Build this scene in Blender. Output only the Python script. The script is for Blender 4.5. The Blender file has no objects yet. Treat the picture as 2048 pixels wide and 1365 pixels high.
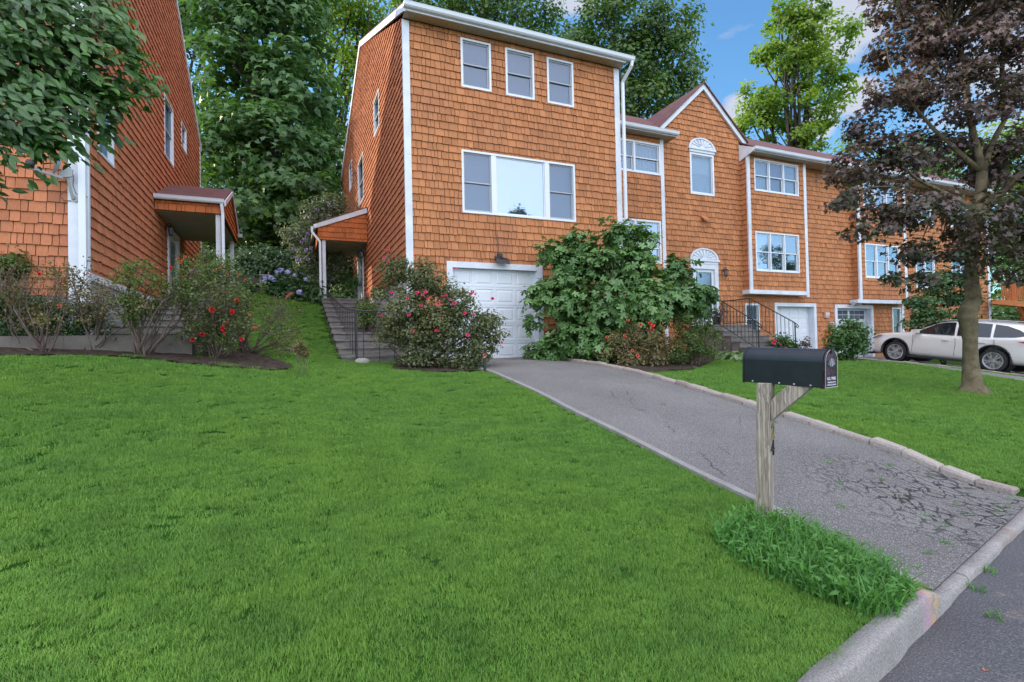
import bpy, math, random
import numpy as np
from mathutils import Vector, Matrix
rnd = random.Random(7)
PI = math.pi
# ------------------------------------------------------------------ camera, world, sun, exposure
FPX, YAW, PITCH, ROLL, EYE = 1030.2, .406090, .0151808, -.0218503, 1.45
sc = bpy.context.scene
COL = sc.collection
_d = np.array([math.sin(YAW)*math.cos(PITCH), math.cos(YAW)*math.cos(PITCH), math.sin(PITCH)])
_r = np.array([math.cos(YAW), -math.sin(YAW), 0.]); _u = np.cross(_r, _d)
_r, _u = math.cos(ROLL)*_r+math.sin(ROLL)*_u, math.cos(ROLL)*_u-math.sin(ROLL)*_r
cam = bpy.data.cameras.new('camera'); camo = bpy.data.objects.new('camera', cam); COL.objects.link(camo)
cam.sensor_width = 36; cam.lens = FPX/2048*36; cam.clip_end = 3000; cam.clip_start = .05
camo.matrix_world = Matrix(((_r[0], _u[0], -_d[0], 0), (_r[1], _u[1], -_d[1], 0), (_r[2], _u[2], -_d[2], EYE), (0, 0, 0, 1)))
sc.camera = camo
sc.view_settings.view_transform = 'Standard'; sc.view_settings.look = 'None'
sc.view_settings.exposure = 0.0; sc.view_settings.gamma = 1
sc.cycles.max_bounces = 6; sc.cycles.transparent_max_bounces = 6
sc.cycles.caustics_reflective = False; sc.cycles.caustics_refractive = False
SUN_EL, SUN_AZ = math.radians(23), math.radians(-46)      # azimuth from +Y towards +X
sdir = Vector((math.sin(SUN_AZ)*math.cos(SUN_EL), math.cos(SUN_AZ)*math.cos(SUN_EL), math.sin(SUN_EL)))
sl = bpy.data.lights.new('sun', 'SUN'); sl.energy = 5.0; sl.angle = math.radians(.5); sl.color = (1, .86, .62)
so = bpy.data.objects.new('sun', sl); COL.objects.link(so)
so.rotation_euler = sdir.to_track_quat('Z', 'Y').to_euler(); so.location = (-30, 20, 40)
w = bpy.data.worlds.new('World'); sc.world = w; w.use_nodes = True
nt = w.node_tree; nt.nodes.clear()
def wn(t, **k):
    n = nt.nodes.new(t)
    for a, b in k.items(): setattr(n, a, b)
    return n
def wl(a, b): nt.links.new(a, b)
out = wn('ShaderNodeOutputWorld'); bg = wn('ShaderNodeBackground'); bg.inputs[1].default_value = 1.0
sky = wn('ShaderNodeTexSky', sky_type='NISHITA', sun_disc=False, sun_elevation=SUN_EL, sun_rotation=SUN_AZ)
sky.air_density = 1.1; sky.dust_density = .4; sky.ozone_density = 2.5
tc = wn('ShaderNodeTexCoord')
SKYK = .13
ms = wn('ShaderNodeMix', data_type='RGBA', blend_type='MULTIPLY'); ms.inputs[0].default_value = 1
wl(sky.outputs[0], ms.inputs[6]); ms.inputs[7].default_value = (SKYK*1.25, SKYK*1.85, SKYK*2.15, 1)
# broken cloud: soft noise in the sky's own directions
mp = wn('ShaderNodeMapping'); mp.inputs['Scale'].default_value = (1, 1, 2.6); mp.inputs['Location'].default_value = (.35, .1, .9)
wl(tc.outputs['Generated'], mp.inputs[0])
no = wn('ShaderNodeTexNoise'); no.inputs['Scale'].default_value = 3.1; no.inputs['Detail'].default_value = 7; no.inputs['Roughness'].default_value = .52
wl(mp.outputs[0], no.inputs[0])
acc = None
for (cx, cy, cr) in ((1690, 30, .060), (1712, 195, .030), (1474, 222, .026), (1640, 245, .024), (700, 300, .04), (1150, -60, .06), (-500, -400, .2), (2600, -200, .25)):
    cv = Vector(tuple(_d+_r*(cx-1024)/FPX-_u*(cy-682.5)/FPX)).normalized()
    dp = wn('ShaderNodeVectorMath', operation='DOT_PRODUCT'); wl(tc.outputs['Generated'], dp.inputs[0]); dp.inputs[1].default_value = cv
    mm = wn('ShaderNodeMapRange'); mm.interpolation_type = 'SMOOTHSTEP'; wl(dp.outputs['Value'], mm.inputs[0]); mm.inputs[1].default_value = math.cos(cr*1.5); mm.inputs[2].default_value = 1.0; mm.inputs[3].default_value = 0; mm.inputs[4].default_value = 1
    if acc is None: acc = mm.outputs[0]
    else: ad = wn('ShaderNodeMath', operation='MAXIMUM'); wl(acc, ad.inputs[0]); wl(mm.outputs[0], ad.inputs[1]); acc = ad.outputs[0]
no.inputs['Scale'].default_value = 14; mp.inputs['Scale'].default_value = (1, 1, 2.2)
m4 = wn('ShaderNodeMath', operation='MULTIPLY_ADD'); wl(acc, m4.inputs[0]); m4.inputs[1].default_value = .62; wl(no.outputs[0], m4.inputs[2])
rp = wn('ShaderNodeValToRGB'); rp.color_ramp.elements[0].position = .66; rp.color_ramp.elements[1].position = 1.0
rp.color_ramp.elements[1].color = (.95, .95, .95, 1)
wl(m4.outputs[0], rp.inputs[0])
mc = wn('ShaderNodeMix', data_type='RGBA'); wl(rp.outputs[0], mc.inputs[0]); wl(ms.outputs[2], mc.inputs[6]); mc.inputs[7].default_value = (.66, .70, .82, 1)
# bright hazy evening sky on the street side, behind the photographer
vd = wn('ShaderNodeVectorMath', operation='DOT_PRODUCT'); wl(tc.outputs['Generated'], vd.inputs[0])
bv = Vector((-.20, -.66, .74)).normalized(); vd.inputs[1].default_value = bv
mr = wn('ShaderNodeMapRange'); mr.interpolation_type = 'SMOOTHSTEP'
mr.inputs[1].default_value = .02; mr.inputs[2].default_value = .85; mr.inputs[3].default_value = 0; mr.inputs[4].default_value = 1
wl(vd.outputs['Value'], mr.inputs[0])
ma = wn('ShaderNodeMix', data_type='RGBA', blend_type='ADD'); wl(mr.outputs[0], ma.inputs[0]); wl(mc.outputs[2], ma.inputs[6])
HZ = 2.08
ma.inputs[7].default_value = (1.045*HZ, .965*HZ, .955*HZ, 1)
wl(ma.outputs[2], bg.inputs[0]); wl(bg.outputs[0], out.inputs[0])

# ------------------------------------------------------------------ measuring helpers (photo pixel -> point on a real plane)
C0 = np.array([0, 0, EYE])
def ray(x, y): return _d+_r*(x-1024)/FPX-_u*(y-682.5)/FPX
def PY(x, y, Y): v = ray(x, y); p = C0+v*(Y/v[1]); return float(p[0]), float(p[2])      # on the plane Y = const: (X, Z)
def PX(x, y, X): v = ray(x, y); p = C0+v*(X/v[0]); return float(p[1]), float(p[2])      # on the plane X = const: (Y, Z)
def D(x, y, z): return C0+ray(x, y)*z                                                  # at camera distance z
# ------------------------------------------------------------------ terrain
def yb(X): X = np.asarray(X, float); return 1.579+.232*(X-2.885)+.004*np.maximum(X-5, 0)**2
CP = np.array([(-12,-2,.15),(-6,-.5,.15),(-2,.5,.15),(1,1.3,.15),(3,1.8,.15),(5,2.25,.1),(8,3,.15),(11,3.9,.15),(14,4.8,.15),(17,5.6,.15),(22,7.6,.15),(30,11,.15),
(3,2.65,.22),(4.4,3.4,.27),(4.4,5.1,.56),(4.4,7,.88),(4.4,8.7,1.09),(4.7,10.5,1.19),(4.7,12,1.2),(7,12,1.2),
(0,5,.72),(-3,5,.85),(-7,5,1.0),(0,9,1.19),(-1.9,9,1.38),(-3.6,9,1.5),(-7,9,1.6),(1.1,10.8,1.25),(2.4,11,1.2),(1.7,6,.7),
(-1.6,19,3.45),(.6,18,3.1),(-1,13,2.0),(.3,13,1.75),(-3.1,11,1.7),(-8,11,1.8),(-10,20,3.2),(0,25,4.6),
(-3,30,6),(-12,32,7),(6,32,6.5),(15,30,4.5),(25,30,4),(0,45,12),(20,45,10),(40,45,8),(60,45,8),(-20,45,12),(-30,20,4),(-30,5,1.2),
(7.3,10,1.05),(8,7,.72),(12,5.6,.42),(11.9,11,1.0),(15,13,.95),(18,13.6,.93),(17,9.5,.76),(21,13.6,.8),(20.2,11.8,.68),(20.2,9,.38),(24,13.6,.75),(30,14,.7),(35,20,1.5),(17,11.2,.84),(45,14,.8),(60,20,1)], float)
_n = len(CP); _D = np.sqrt(((CP[:, None, :2]-CP[None, :, :2])**2).sum(2)+.0625)
_M = np.zeros((_n+3, _n+3)); _M[:_n, :_n] = _D; _M[:_n, _n] = 1; _M[:_n, _n+1:] = CP[:, :2]; _M[_n, :_n] = 1; _M[_n+1:, :_n] = CP[:, :2].T
_W = np.linalg.solve(_M, np.concatenate([CP[:, 2], [0, 0, 0]]))
def ktop(X):       # kerb height: dropped along the driveway mouth
    X = np.asarray(X, float); s = lambda a, b: np.clip((X-a)/(b-a), 0, 1)**2*(3-2*np.clip((X-a)/(b-a), 0, 1))
    return .15-.105*(s(2.98, 3.3)-s(5.75, 6.2))-.09*(s(17, 17.4)-s(18.7, 19.1))-.09*(s(19.6, 20)-s(22.5, 23))
def gz(x, y):
    x = np.asarray(x, float); y = np.asarray(y, float); s = x.shape; xr, yr = x.ravel(), y.ravel()
    o = np.empty(len(xr))
    for i in range(0, len(xr), 20000):
        a, b = xr[i:i+20000], yr[i:i+20000]
        dd = np.sqrt((a[:, None]-CP[None, :, 0])**2+(b[:, None]-CP[None, :, 1])**2+.0625)
        g = dd@_W[:_n]+_W[_n]+_W[_n+1]*a+_W[_n+2]*b
        t = np.clip((b-yb(a)-.15)/1.1, 0, 1); t = t*t*(3-2*t)
        o[i:i+20000] = (ktop(a)-.006)*(1-t)+g*t
    return o.reshape(s)
def g1(x, y): return float(gz(np.array([x]), np.array([y]))[0])
def G(px, py):     # pixel -> point on the terrain
    v = ray(px, py); t = np.arange(1., 60, .03); p = C0+v*t[:, None]
    k = np.argmax(p[:, 2]-gz(p[:, 0], p[:, 1]) < 0); return p[k]

# ------------------------------------------------------------------ materials
def mat(name): 
    m = bpy.data.materials.new(name); m.use_nodes = True; return m
class NT:
    def __init__(s, m): s.t = m.node_tree; s.b = s.t.nodes['Principled BSDF']; s.o = s.t.nodes['Material Output']
    def n(s, t, ins=None, **k):
        n = s.t.nodes.new(t)
        for a, b in k.items(): setattr(n, a, b)
        for a, b in (ins or {}).items():
            if isinstance(b, bpy.types.NodeSocket): s.t.links.new(b, n.inputs[a])
            else: n.inputs[a].default_value = b
        return n
    def l(s, a, b): s.t.links.new(a, b)
    def pos(s): return s.n('ShaderNodeNewGeometry').outputs['Position']
    def mapd(s, v, sc_=(1, 1, 1)): return s.n('ShaderNodeMapping', {0: v, 'Scale': sc_}).outputs[0]
    def noise(s, v, scale, detail=4, rough=.5): return s.n('ShaderNodeTexNoise', {0: v, 'Scale': scale, 'Detail': detail, 'Roughness': rough}).outputs[0]
    def ramp(s, f, stops):
        r = s.n('ShaderNodeValToRGB', {0: f}); e = r.color_ramp.elements
        while len(e) < len(stops): e.new(.5)
        for i, (p, c) in enumerate(stops): e[i].position = p; e[i].color = (*c, 1) if len(c) == 3 else c
        return r.outputs[0]
    def mix(s, f, a, b, bt='MIX'):
        n = s.n('ShaderNodeMix', data_type='RGBA', blend_type=bt)
        for i, v in ((0, f), (6, a), (7, b)):
            if isinstance(v, bpy.types.NodeSocket): s.l(v, n.inputs[i])
            else: n.inputs[i].default_value = v if i == 0 else (*v, 1)
        return n.outputs[2]
    def attr(s, n='tone'): return s.n('ShaderNodeAttribute', attribute_name=n).outputs['Fac']
    def math(s, op, a, b=0):
        n = s.n('ShaderNodeMath', operation=op)
        for i, v in ((0, a), (1, b)):
            if isinstance(v, bpy.types.NodeSocket): s.l(v, n.inputs[i])
            else: n.inputs[i].default_value = v
        return n.outputs[0]
    def bump(s, h, st=.3, dist=.01): s.l(s.n('ShaderNodeBump', {'Height': h, 'Strength': st, 'Distance': dist}).outputs[0], s.b.inputs['Normal'])
    def col(s, c): s.l(c, s.b.inputs['Base Color']) if isinstance(c, bpy.types.NodeSocket) else setattr(s.b.inputs['Base Color'], 'default_value', (*c, 1))
def simple(name, c, rough=.6, var=.12, scale=3., metal=0, bump=0, bscale=60, spec=.5):
    m = mat(name); t = NT(m); p = t.pos()
    k = t.ramp(t.noise(p, scale, 5, .6), [(.3, tuple(x*(1-var) for x in c)), (.7, tuple(min(1, x*(1+var)) for x in c))])
    t.col(k); t.b.inputs['Roughness'].default_value = rough; t.b.inputs['Metallic'].default_value = metal
    t.b.inputs['Specular IOR Level'].default_value = spec
    if bump: t.bump(t.noise(p, bscale, 4), bump, .01)
    return m
def m_shingle(name, base, dark):
    m = mat(name); t = NT(m); p = t.pos(); a = t.attr()
    c = t.ramp(a, [(0, tuple(x*.58 for x in base)), (.5, base), (1, tuple(min(1, x*1.25) for x in base))])
    g = t.noise(t.mapd(p, (70, 70, 5)), 1, 3, .6)
    c = t.mix(.35, c, t.ramp(g, [(.3, tuple(x*.55 for x in base)), (.65, tuple(min(1, x*1.25) for x in base))]))
    st = t.noise(t.mapd(p, (1.2, 1.2, .5)), 1.3, 5, .6)       # weathered patches
    c = t.mix(t.ramp(st, [(.46, (0, 0, 0)), (.70, (.55, .55, .55))]), c, dark)
    kn = t.n('ShaderNodeTexVoronoi', {0: p, 'Scale': 2.1}).outputs['Distance']
    c = t.mix(t.ramp(kn, [(.02, (.8, .8, .8)), (.035, (0, 0, 0))]), c, (.16, .06, .03))
    t.col(c); t.b.inputs['Roughness'].default_value = .85; t.b.inputs['Specular IOR Level'].default_value = .15; t.bump(g, .35, .004); return m
M = {}
M['cedar'] = m_shingle('cedar_shingle', (.49, .205, .090), (.32, .14, .08))
M['cedar_l'] = m_shingle('cedar_shingle_red', (.50, .19, .095), (.34, .14, .08))
M['cedar_p'] = m_shingle('cedar_shingle_porch', (.52, .16, .055), (.36, .13, .06))
M['back'] = simple('wall_sheathing', (.05, .020, .012), .9)
M['white'] = simple('white_paint', (.64, .68, .74), .55, .13, 2.2, bump=.05, bscale=25)
M['white2'] = simple('white_vinyl', (.70, .74, .79), .35, .03, 2)
M['soffit'] = simple('soffit_panel', (.42, .36, .24), .6, .1)
M['soffit_p'] = simple('porch_ceiling', (.34, .34, .28), .6, .12)
M['alu'] = simple('aluminium_screen_frame', (.36, .38, .42), .45, .05)
M['conc'] = simple('concrete', (.155, .135, .12), .9, .2, 5, bump=.4, bscale=80)
M['stucco'] = simple('foundation_stucco', (.38, .37, .37), .9, .2, 2, bump=.3, spec=.1)
M['step'] = None
M['iron'] = simple('black_iron', (.018, .018, .020), .45, .1)
M['ironw'] = simple('weathered_iron', (.045, .042, .042), .6, .2)
M['dark'] = simple('dark_interior', (.02, .024, .03), .6, .2)
M['screen'] = simple('insect_screen', (.085, .10, .145), .6, .12, 14)
M['screen2'] = simple('insect_screen_pale', (.17, .19, .25), .6, .2, 9)
M['curtain'] = simple('curtain', (.42, .50, .56), .8, .14, 6)
M['blind'] = simple('roller_blind', (.55, .66, .68), .8, .04)
M['bark'] = simple('bark', (.13, .10, .075), .95, .4, 9, bump=.9, bscale=30)
M['barkd'] = simple('dark_bark', (.05, .04, .032), .95, .4, 9)
M['twig'] = simple('rose_cane', (.13, .092, .075), .8, .4, 9)
M['mulch'] = simple('bed_soil', (.058, .045, .036), 1, .5, 14, bump=1, bscale=50, spec=.05)
M['orange_wood'] = simple('stained_deck_wood', (.50, .17, .055), .7, .2, 6)
M['brass'] = simple('old_brass', (.30, .22, .10), .5, .4, 40, metal=.6)
M['steelg'] = simple('galvanised_grey', (.36, .37, .38), .5, .1)
M['rubber'] = simple('tyre_rubber', (.022, .022, .023), .8, .1)
M['rim'] = simple('alloy_rim', (.55, .55, .56), .3, .05, metal=.7)
M['blk'] = simple('black_plastic', (.02, .02, .022), .5, .1)
M['red_lens'] = simple('red_lens', (.45, .015, .02), .15, .05)
M['clear_lens'] = simple('clear_lens', (.25, .18, .16), .1, .3)
M['pink'] = simple('pink_petals', (.75, .06, .20), .6, .2, 40)
M['red'] = simple('red_petals', (.70, .012, .02), .6, .2, 40)
M['coral'] = simple('coral_petals', (.60, .12, .07), .6, .3, 40)
M['lilac'] = simple('lilac_petals', (.42, .28, .62), .6, .15, 40)
M['bluef'] = simple('hydrangea_florets', (.38, .40, .68), .7, .15, 60)
M['stone'] = simple('field_stone', (.30, .28, .25), .9, .3, 8, bump=.5)
def _mk():
    m = mat('worn_step_concrete'); t = NT(m); p = t.pos()
    c = t.ramp(t.noise(t.mapd(p, (2, 2, 7)), 2, 6, .65), [(.3, (.12, .105, .10)), (.55, (.21, .19, .18)), (.75, (.30, .28, .26))])
    t.col(c); t.b.inputs['Roughness'].default_value = .92; t.bump(t.noise(p, 90, 4), .5, .006); M['step'] = m
    m = mat('roof_shingle'); t = NT(m); p = t.pos()
    v = t.n('ShaderNodeTexVoronoi', {0: t.mapd(p, (3.2, 7, 7)), 'Scale': 1.}); 
    c = t.mix(.6, t.ramp(v.outputs['Color'], [(.2, (.085, .035, .036)), (.5, (.15, .060, .058)), (.8, (.22, .085, .08))]), t.ramp(t.noise(p, 60, 3), [(.3, (.09, .04, .04)), (.7, (.20, .09, .085))]))
    t.col(c); t.b.inputs['Roughness'].default_value = .95; t.bump(t.noise(p, 90, 3), .5, .01); M['roof'] = m
    # glass: mirror of the sky over what stands behind it
    for nm, fac, rg in (('glass', .20, .02), ('glass_bright', .26, .015), ('glass_dull', .085, .12)):
        m = mat('window_'+nm); t = NT(m); p = t.pos()
        g = t.n('ShaderNodeBsdfGlossy', {'Color': (.80, .88, 1, 1), 'Roughness': rg}); tr = t.n('ShaderNodeBsdfTransparent', {'Color': (.72, .78, .82, 1)})
        bm = t.n('ShaderNodeBump', {'Height': t.noise(p, 1.3, 2), 'Strength': .05, 'Distance': .05}); t.l(bm.outputs[0], g.inputs['Normal'])
        mx = t.n('ShaderNodeMixShader', {0: fac, 1: tr.outputs[0], 2: g.outputs[0]}); t.l(mx.outputs[0], t.o.inputs[0]); M[nm] = m
    m = mat('car_glass'); t = NT(m); t.col((.012, .014, .016)); t.b.inputs['Roughness'].default_value = .03; t.b.inputs['Coat Weight'].default_value = .6; M['cglass'] = m
    m = mat('pearl_car_paint'); t = NT(m); t.col((.80, .775, .75)); t.b.inputs['Roughness'].default_value = .28; t.b.inputs['Metallic'].default_value = .25; t.b.inputs['Coat Weight'].default_value = 1; t.b.inputs['Coat Roughness'].default_value = .04; M['paint'] = m
    m = mat('mailbox_paint'); t = NT(m); p = t.pos(); n_ = t.noise(p, 160, 3)
    t.col(t.ramp(t.noise(p, 12, 4), [(.3, (.006, .007, .010)), (.7, (.013, .014, .019))])); t.b.inputs['Roughness'].default_value = .34; t.bump(n_, .22, .001); M['mbox'] = m
    m = mat('mailbox_door_enamel'); t = NT(m); p = t.pos()
    t.col(t.ramp(t.noise(p, 26, 6, .7), [(.35, (.012, .009, .012)), (.5, (.035, .02, .032)), (.62, (.12, .05, .09)), (.7, (.03, .02, .03))])); t.b.inputs['Roughness'].default_value = .25; M['mdoor'] = m
    m = mat('weathered_post_wood'); t = NT(m); p = t.pos()
    g0 = t.noise(p, 3, 2); pw = t.n('ShaderNodeVectorMath', {0: p, 1: t.n('ShaderNodeCombineXYZ', {0: t.math('MULTIPLY', g0, .06), 1: t.math('MULTIPLY', g0, .06)}).outputs[0]}, operation='ADD').outputs[0]
    g = t.noise(t.mapd(pw, (46, 46, 1.1)), 1, 4, .55); f = t.noise(t.mapd(p, (300, 300, 6)), 1, 3)
    c = t.ramp(g, [(.30, (.07, .05, .036)), (.42, (.35, .28, .215)), (.50, (.13, .095, .07)), (.58, (.48, .41, .33)), (.7, (.24, .18, .13))])
    c = t.mix(.3, c, t.ramp(f, [(.3, (.12, .10, .08)), (.7, (.42, .38, .33))])); t.col(c); t.b.inputs['Roughness'].default_value = .9; t.bump(g, .5, .004); M['post'] = m
    m = mat('asphalt_driveway'); t = NT(m); p = t.pos()
    c = t.mix(.55, t.ramp(t.noise(p, 105, 3, .75), [(.34, (.026, .024, .023)), (.5, (.125, .118, .114)), (.64, (.40, .385, .375))]), t.ramp(t.noise(p, 1.1, 5), [(.3, (.085, .078, .072)), (.7, (.165, .153, .142))]))
    sp = t.n('ShaderNodeTexVoronoi', {0: p, 'Scale': 70.}); c = t.mix(t.ramp(sp.outputs['Distance'], [(.15, (.9, .9, .9)), (.27, (0, 0, 0))]), c, (.50, .49, .47))
    sx = t.n('ShaderNodeSeparateXYZ', {0: p})
    pd = t.n('ShaderNodeVectorMath', {0: p, 1: t.n('ShaderNodeVectorMath', {0: t.n('ShaderNodeTexNoise', {0: p, 'Scale': 7., 'Detail': 5.}).outputs['Color'], 1: (.16, .16, 0)}, operation='MULTIPLY').outputs[0]}, operation='ADD').outputs[0]
    vo = t.n('ShaderNodeTexVoronoi', {0: t.mapd(pd, (11, 8, 1)), 'Scale': 1.}, feature='DISTANCE_TO_EDGE').outputs['Distance']
    vo2 = t.n('ShaderNodeTexVoronoi', {0: t.mapd(pd, (.75, .45, 1)), 'Scale': 1.}, feature='DISTANCE_TO_EDGE').outputs['Distance']
    m1 = t.n('ShaderNodeMapRange', {0: sx.outputs[0], 1: 3.7, 2: 4.6}).outputs[0]; m2 = t.n('ShaderNodeMapRange', {0: sx.outputs[1], 1: 3.9, 2: 2.9}).outputs[0]
    msk = t.math('MULTIPLY', t.math('MULTIPLY', m1, m2), t.ramp(t.noise(p, 2.2, 3), [(.38, (.0, .0, .0)), (.46, (1, 1, 1))]))
    cr = t.math('MULTIPLY', t.ramp(vo, [(.03, (.95, .95, .95)), (.075, (0, 0, 0))]), msk)
    cr2 = t.math('MULTIPLY', t.ramp(vo2, [(.0012, (.75, .75, .75)), (.004, (0, 0, 0))]), t.ramp(t.noise(p, 1.7, 3), [(.52, (0, 0, 0)), (.55, (1, 1, 1))]))
    cc = t.math('MAXIMUM', cr, cr2); c = t.mix(cc, c, (.012, .011, .010)); t.col(c); t.b.inputs['Roughness'].default_value = .88
    t.bump(t.math('SUBTRACT', t.noise(p, 120, 3), t.math('MULTIPLY', cc, 3)), .6, .004); M['drive'] = m
    m = mat('street_asphalt'); t = NT(m); p = t.pos()
    c = t.mix(.6, t.ramp(t.noise(p, 95, 3, .75), [(.34, (.018, .017, .018)), (.52, (.075, .073, .075)), (.66, (.30, .29, .29))]), t.ramp(t.noise(p, .9, 5), [(.3, (.06, .06, .07)), (.7, (.11, .108, .115))]))
    c = t.mix(t.ramp(t.noise(p, 2.4, 5, .6), [(.60, (0, 0, 0)), (.72, (.7, .7, .7))]), c, (.30, .22, .17)); t.col(c); t.b.inputs['Roughness'].default_value = .9; t.bump(t.noise(p, 110, 3), .8, .006); M['street'] = m
    m = mat('kerb_concrete'); t = NT(m); p = t.pos(); sx = t.n('ShaderNodeSeparateXYZ', {0: p})
    c = t.mix(.5, t.ramp(t.noise(p, 4, 6, .65), [(.3, (.14, .128, .115)), (.7, (.31, .29, .27))]), t.ramp(t.noise(p, 120, 3), [(.3, (.13, .12, .115)), (.7, (.46, .44, .42))]))
    for x0, cc, ss in ((3.03, (.60, .33, .10), .10), (2.93, (.42, .22, .33), .09), (4.72, (.25, .16, .13), .32)):      # faded paint marks and a rust stain
        dx = t.math('ABSOLUTE', t.math('SUBTRACT', sx.outputs[0], x0)); f = t.n('ShaderNodeMapRange', {0: dx, 1: ss*.3, 2: ss, 3: .55, 4: 0}).outputs[0]
        c = t.mix(t.math('MULTIPLY', f, t.ramp(t.noise(p, 14, 4), [(.42, (0, 0, 0)), (.58, (1, 1, 1))])), c, cc)
    vo = t.math('ABSOLUTE', t.math('SUBTRACT', t.math('FRACT', t.math('MULTIPLY', sx.outputs[0], .41)), .5))
    c = t.mix(t.ramp(vo, [(.0025, (.8, .8, .8)), (.005, (0, 0, 0))]), c, (.08, .07, .06)); t.col(c); t.b.inputs['Roughness'].default_value = .9; t.bump(t.noise(p, 70, 5), .6, .006); M['kerb'] = m
    m = mat('granite_edging'); t = NT(m); p = t.pos(); a = t.attr()
    c = t.mix(.5, t.ramp(a, [(0, (.22, .17, .145)), (1, (.40, .35, .31))]), t.ramp(t.noise(p, 45, 5, .7), [(.3, (.16, .12, .10)), (.7, (.48, .42, .38))])); t.col(c)
    t.b.inputs['Roughness'].default_value = .9; t.bump(t.noise(p, 40, 5), .9, .01); M['granite'] = m
    m = mat('lawn_soil'); t = NT(m); p = t.pos()
    t.col(t.ramp(t.noise(p, 5, 6, .6), [(.3, (.020, .055, .010)), (.7, (.040, .105, .018))])); t.b.inputs['Roughness'].default_value = 1; t.b.inputs['Specular IOR Level'].default_value = 0; M['soil'] = m
    m = mat('hillside_cover'); t = NT(m); p = t.pos(); t.col(t.ramp(t.noise(p, 1.5, 6, .7), [(.3, (.012, .022, .010)), (.7, (.035, .06, .02))])); t.b.inputs['Roughness'].default_value = 1; M['hill'] = m
_mk()
def leafmat(name, a, b, c, trans=.35, rough=.5, spec=.4, ns=.6):
    m = mat(name); t = NT(m); p = t.pos()
    k = t.ramp(t.attr(), [(0, a), (.55, b), (1, c)])
    k = t.mix(.35, k, t.ramp(t.noise(p, ns, 4), [(.35, a), (.65, c)]))
    t.col(k); t.b.inputs['Roughness'].default_value = rough; t.b.inputs['Specular IOR Level'].default_value = spec
    tl = t.n('ShaderNodeBsdfTranslucent'); kk = t.n('ShaderNodeMix', {0: 1.}, data_type='RGBA', blend_type='MULTIPLY'); t.l(k, kk.inputs[6]); kk.inputs[7].default_value = (1.5, 1.6, .6, 1); t.l(kk.outputs[2], tl.inputs[0])
    mx = t.n('ShaderNodeMixShader', {0: trans, 1: t.b.outputs[0], 2: tl.outputs[0]}); t.l(mx.outputs[0], t.o.inputs[0]); return m
M['lf_dark'] = leafmat('dark_green_leaves', (.032, .075, .030), (.08, .17, .065), (.17, .30, .11))
M['lf_back'] = leafmat('forest_leaves', (.03, .07, .022), (.075, .15, .045), (.17, .26, .07))
M['lf_yel'] = leafmat('sun_tinted_leaves', (.06, .13, .025), (.15, .25, .045), (.32, .42, .07), .5)  # leaf green pushed to yellow, evening sunlight put into the colour
M['lf_pur'] = leafmat('purple_maple_leaves', (.026, .026, .016), (.088, .050, .046), (.21, .14, .14), .2, .45, .6)
M['lf_mgr'] = leafmat('bronze_green_leaves', (.022, .038, .018), (.05, .075, .03), (.13, .13, .06), .25)
M['lf_near'] = leafmat('near_tree_leaves', (.022, .062, .016), (.055, .14, .035), (.13, .27, .065), .3, .4, .6)
M['lf_fig'] = leafmat('fig_leaves', (.05, .12, .035), (.10, .21, .06), (.21, .36, .12), .2, .45, .5)
M['lf_rose'] = leafmat('rose_leaves', (.048, .068, .028), (.115, .14, .055), (.23, .24, .10), .25)
M['lf_rosed'] = leafmat('bronze_rose_leaves', (.09, .05, .03), (.17, .13, .055), (.24, .24, .09), .25)
M['lf_oliv'] = leafmat('olive_shrub_leaves', (.045, .08, .02), (.10, .16, .04), (.20, .27, .07), .3)
M['lf_hedge'] = leafmat('hedge_leaves', (.022, .06, .02), (.045, .11, .038), (.085, .18, .06), .2)
M['lf_host'] = leafmat('hosta_leaves', (.06, .14, .04), (.13, .25, .08), (.32, .42, .22), .2)
M['lf_pale'] = leafmat('pale_shrub_leaves', (.08, .12, .08), (.15, .20, .13), (.28, .33, .24), .2)
M['lf_tuft'] = leafmat('tall_grass', (.045, .14, .03), (.095, .25, .05), (.16, .36, .08), .3, .5, .3, 9)
def _gm():
    m = mat('lawn_blades'); t = NT(m); p = t.pos()
    a = t.attr(); c = t.ramp(a, [(0, (.088, .205, .034)), (.6, (.19, .37, .056)), (.93, (.30, .49, .10)), (1, (.48, .45, .19))])
    n1 = t.noise(t.mapd(p, (1, 1.4, 0)), 2.6, 5, .6); c = t.mix(.6, c, t.ramp(n1, [(.32, (.068, .16, .034)), (.5, (.16, .32, .050)), (.68, (.25, .42, .062))]))
    n2 = t.noise(t.mapd(p, (.35, .35, 0)), 1, 3); c = t.mix(.35, c, t.ramp(n2, [(.35, (.11, .26, .06)), (.65, (.18, .34, .045))]))
    t.col(c); t.b.inputs['Roughness'].default_value = .65; t.b.inputs['Specular IOR Level'].default_value = .25
    tl = t.n('ShaderNodeBsdfTranslucent'); t.l(c, tl.inputs[0]); mx = t.n('ShaderNodeMixShader', {0: .25, 1: t.b.outputs[0], 2: tl.outputs[0]}); t.l(mx.outputs[0], t.o.inputs[0]); M['blade'] = m
_gm()

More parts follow.
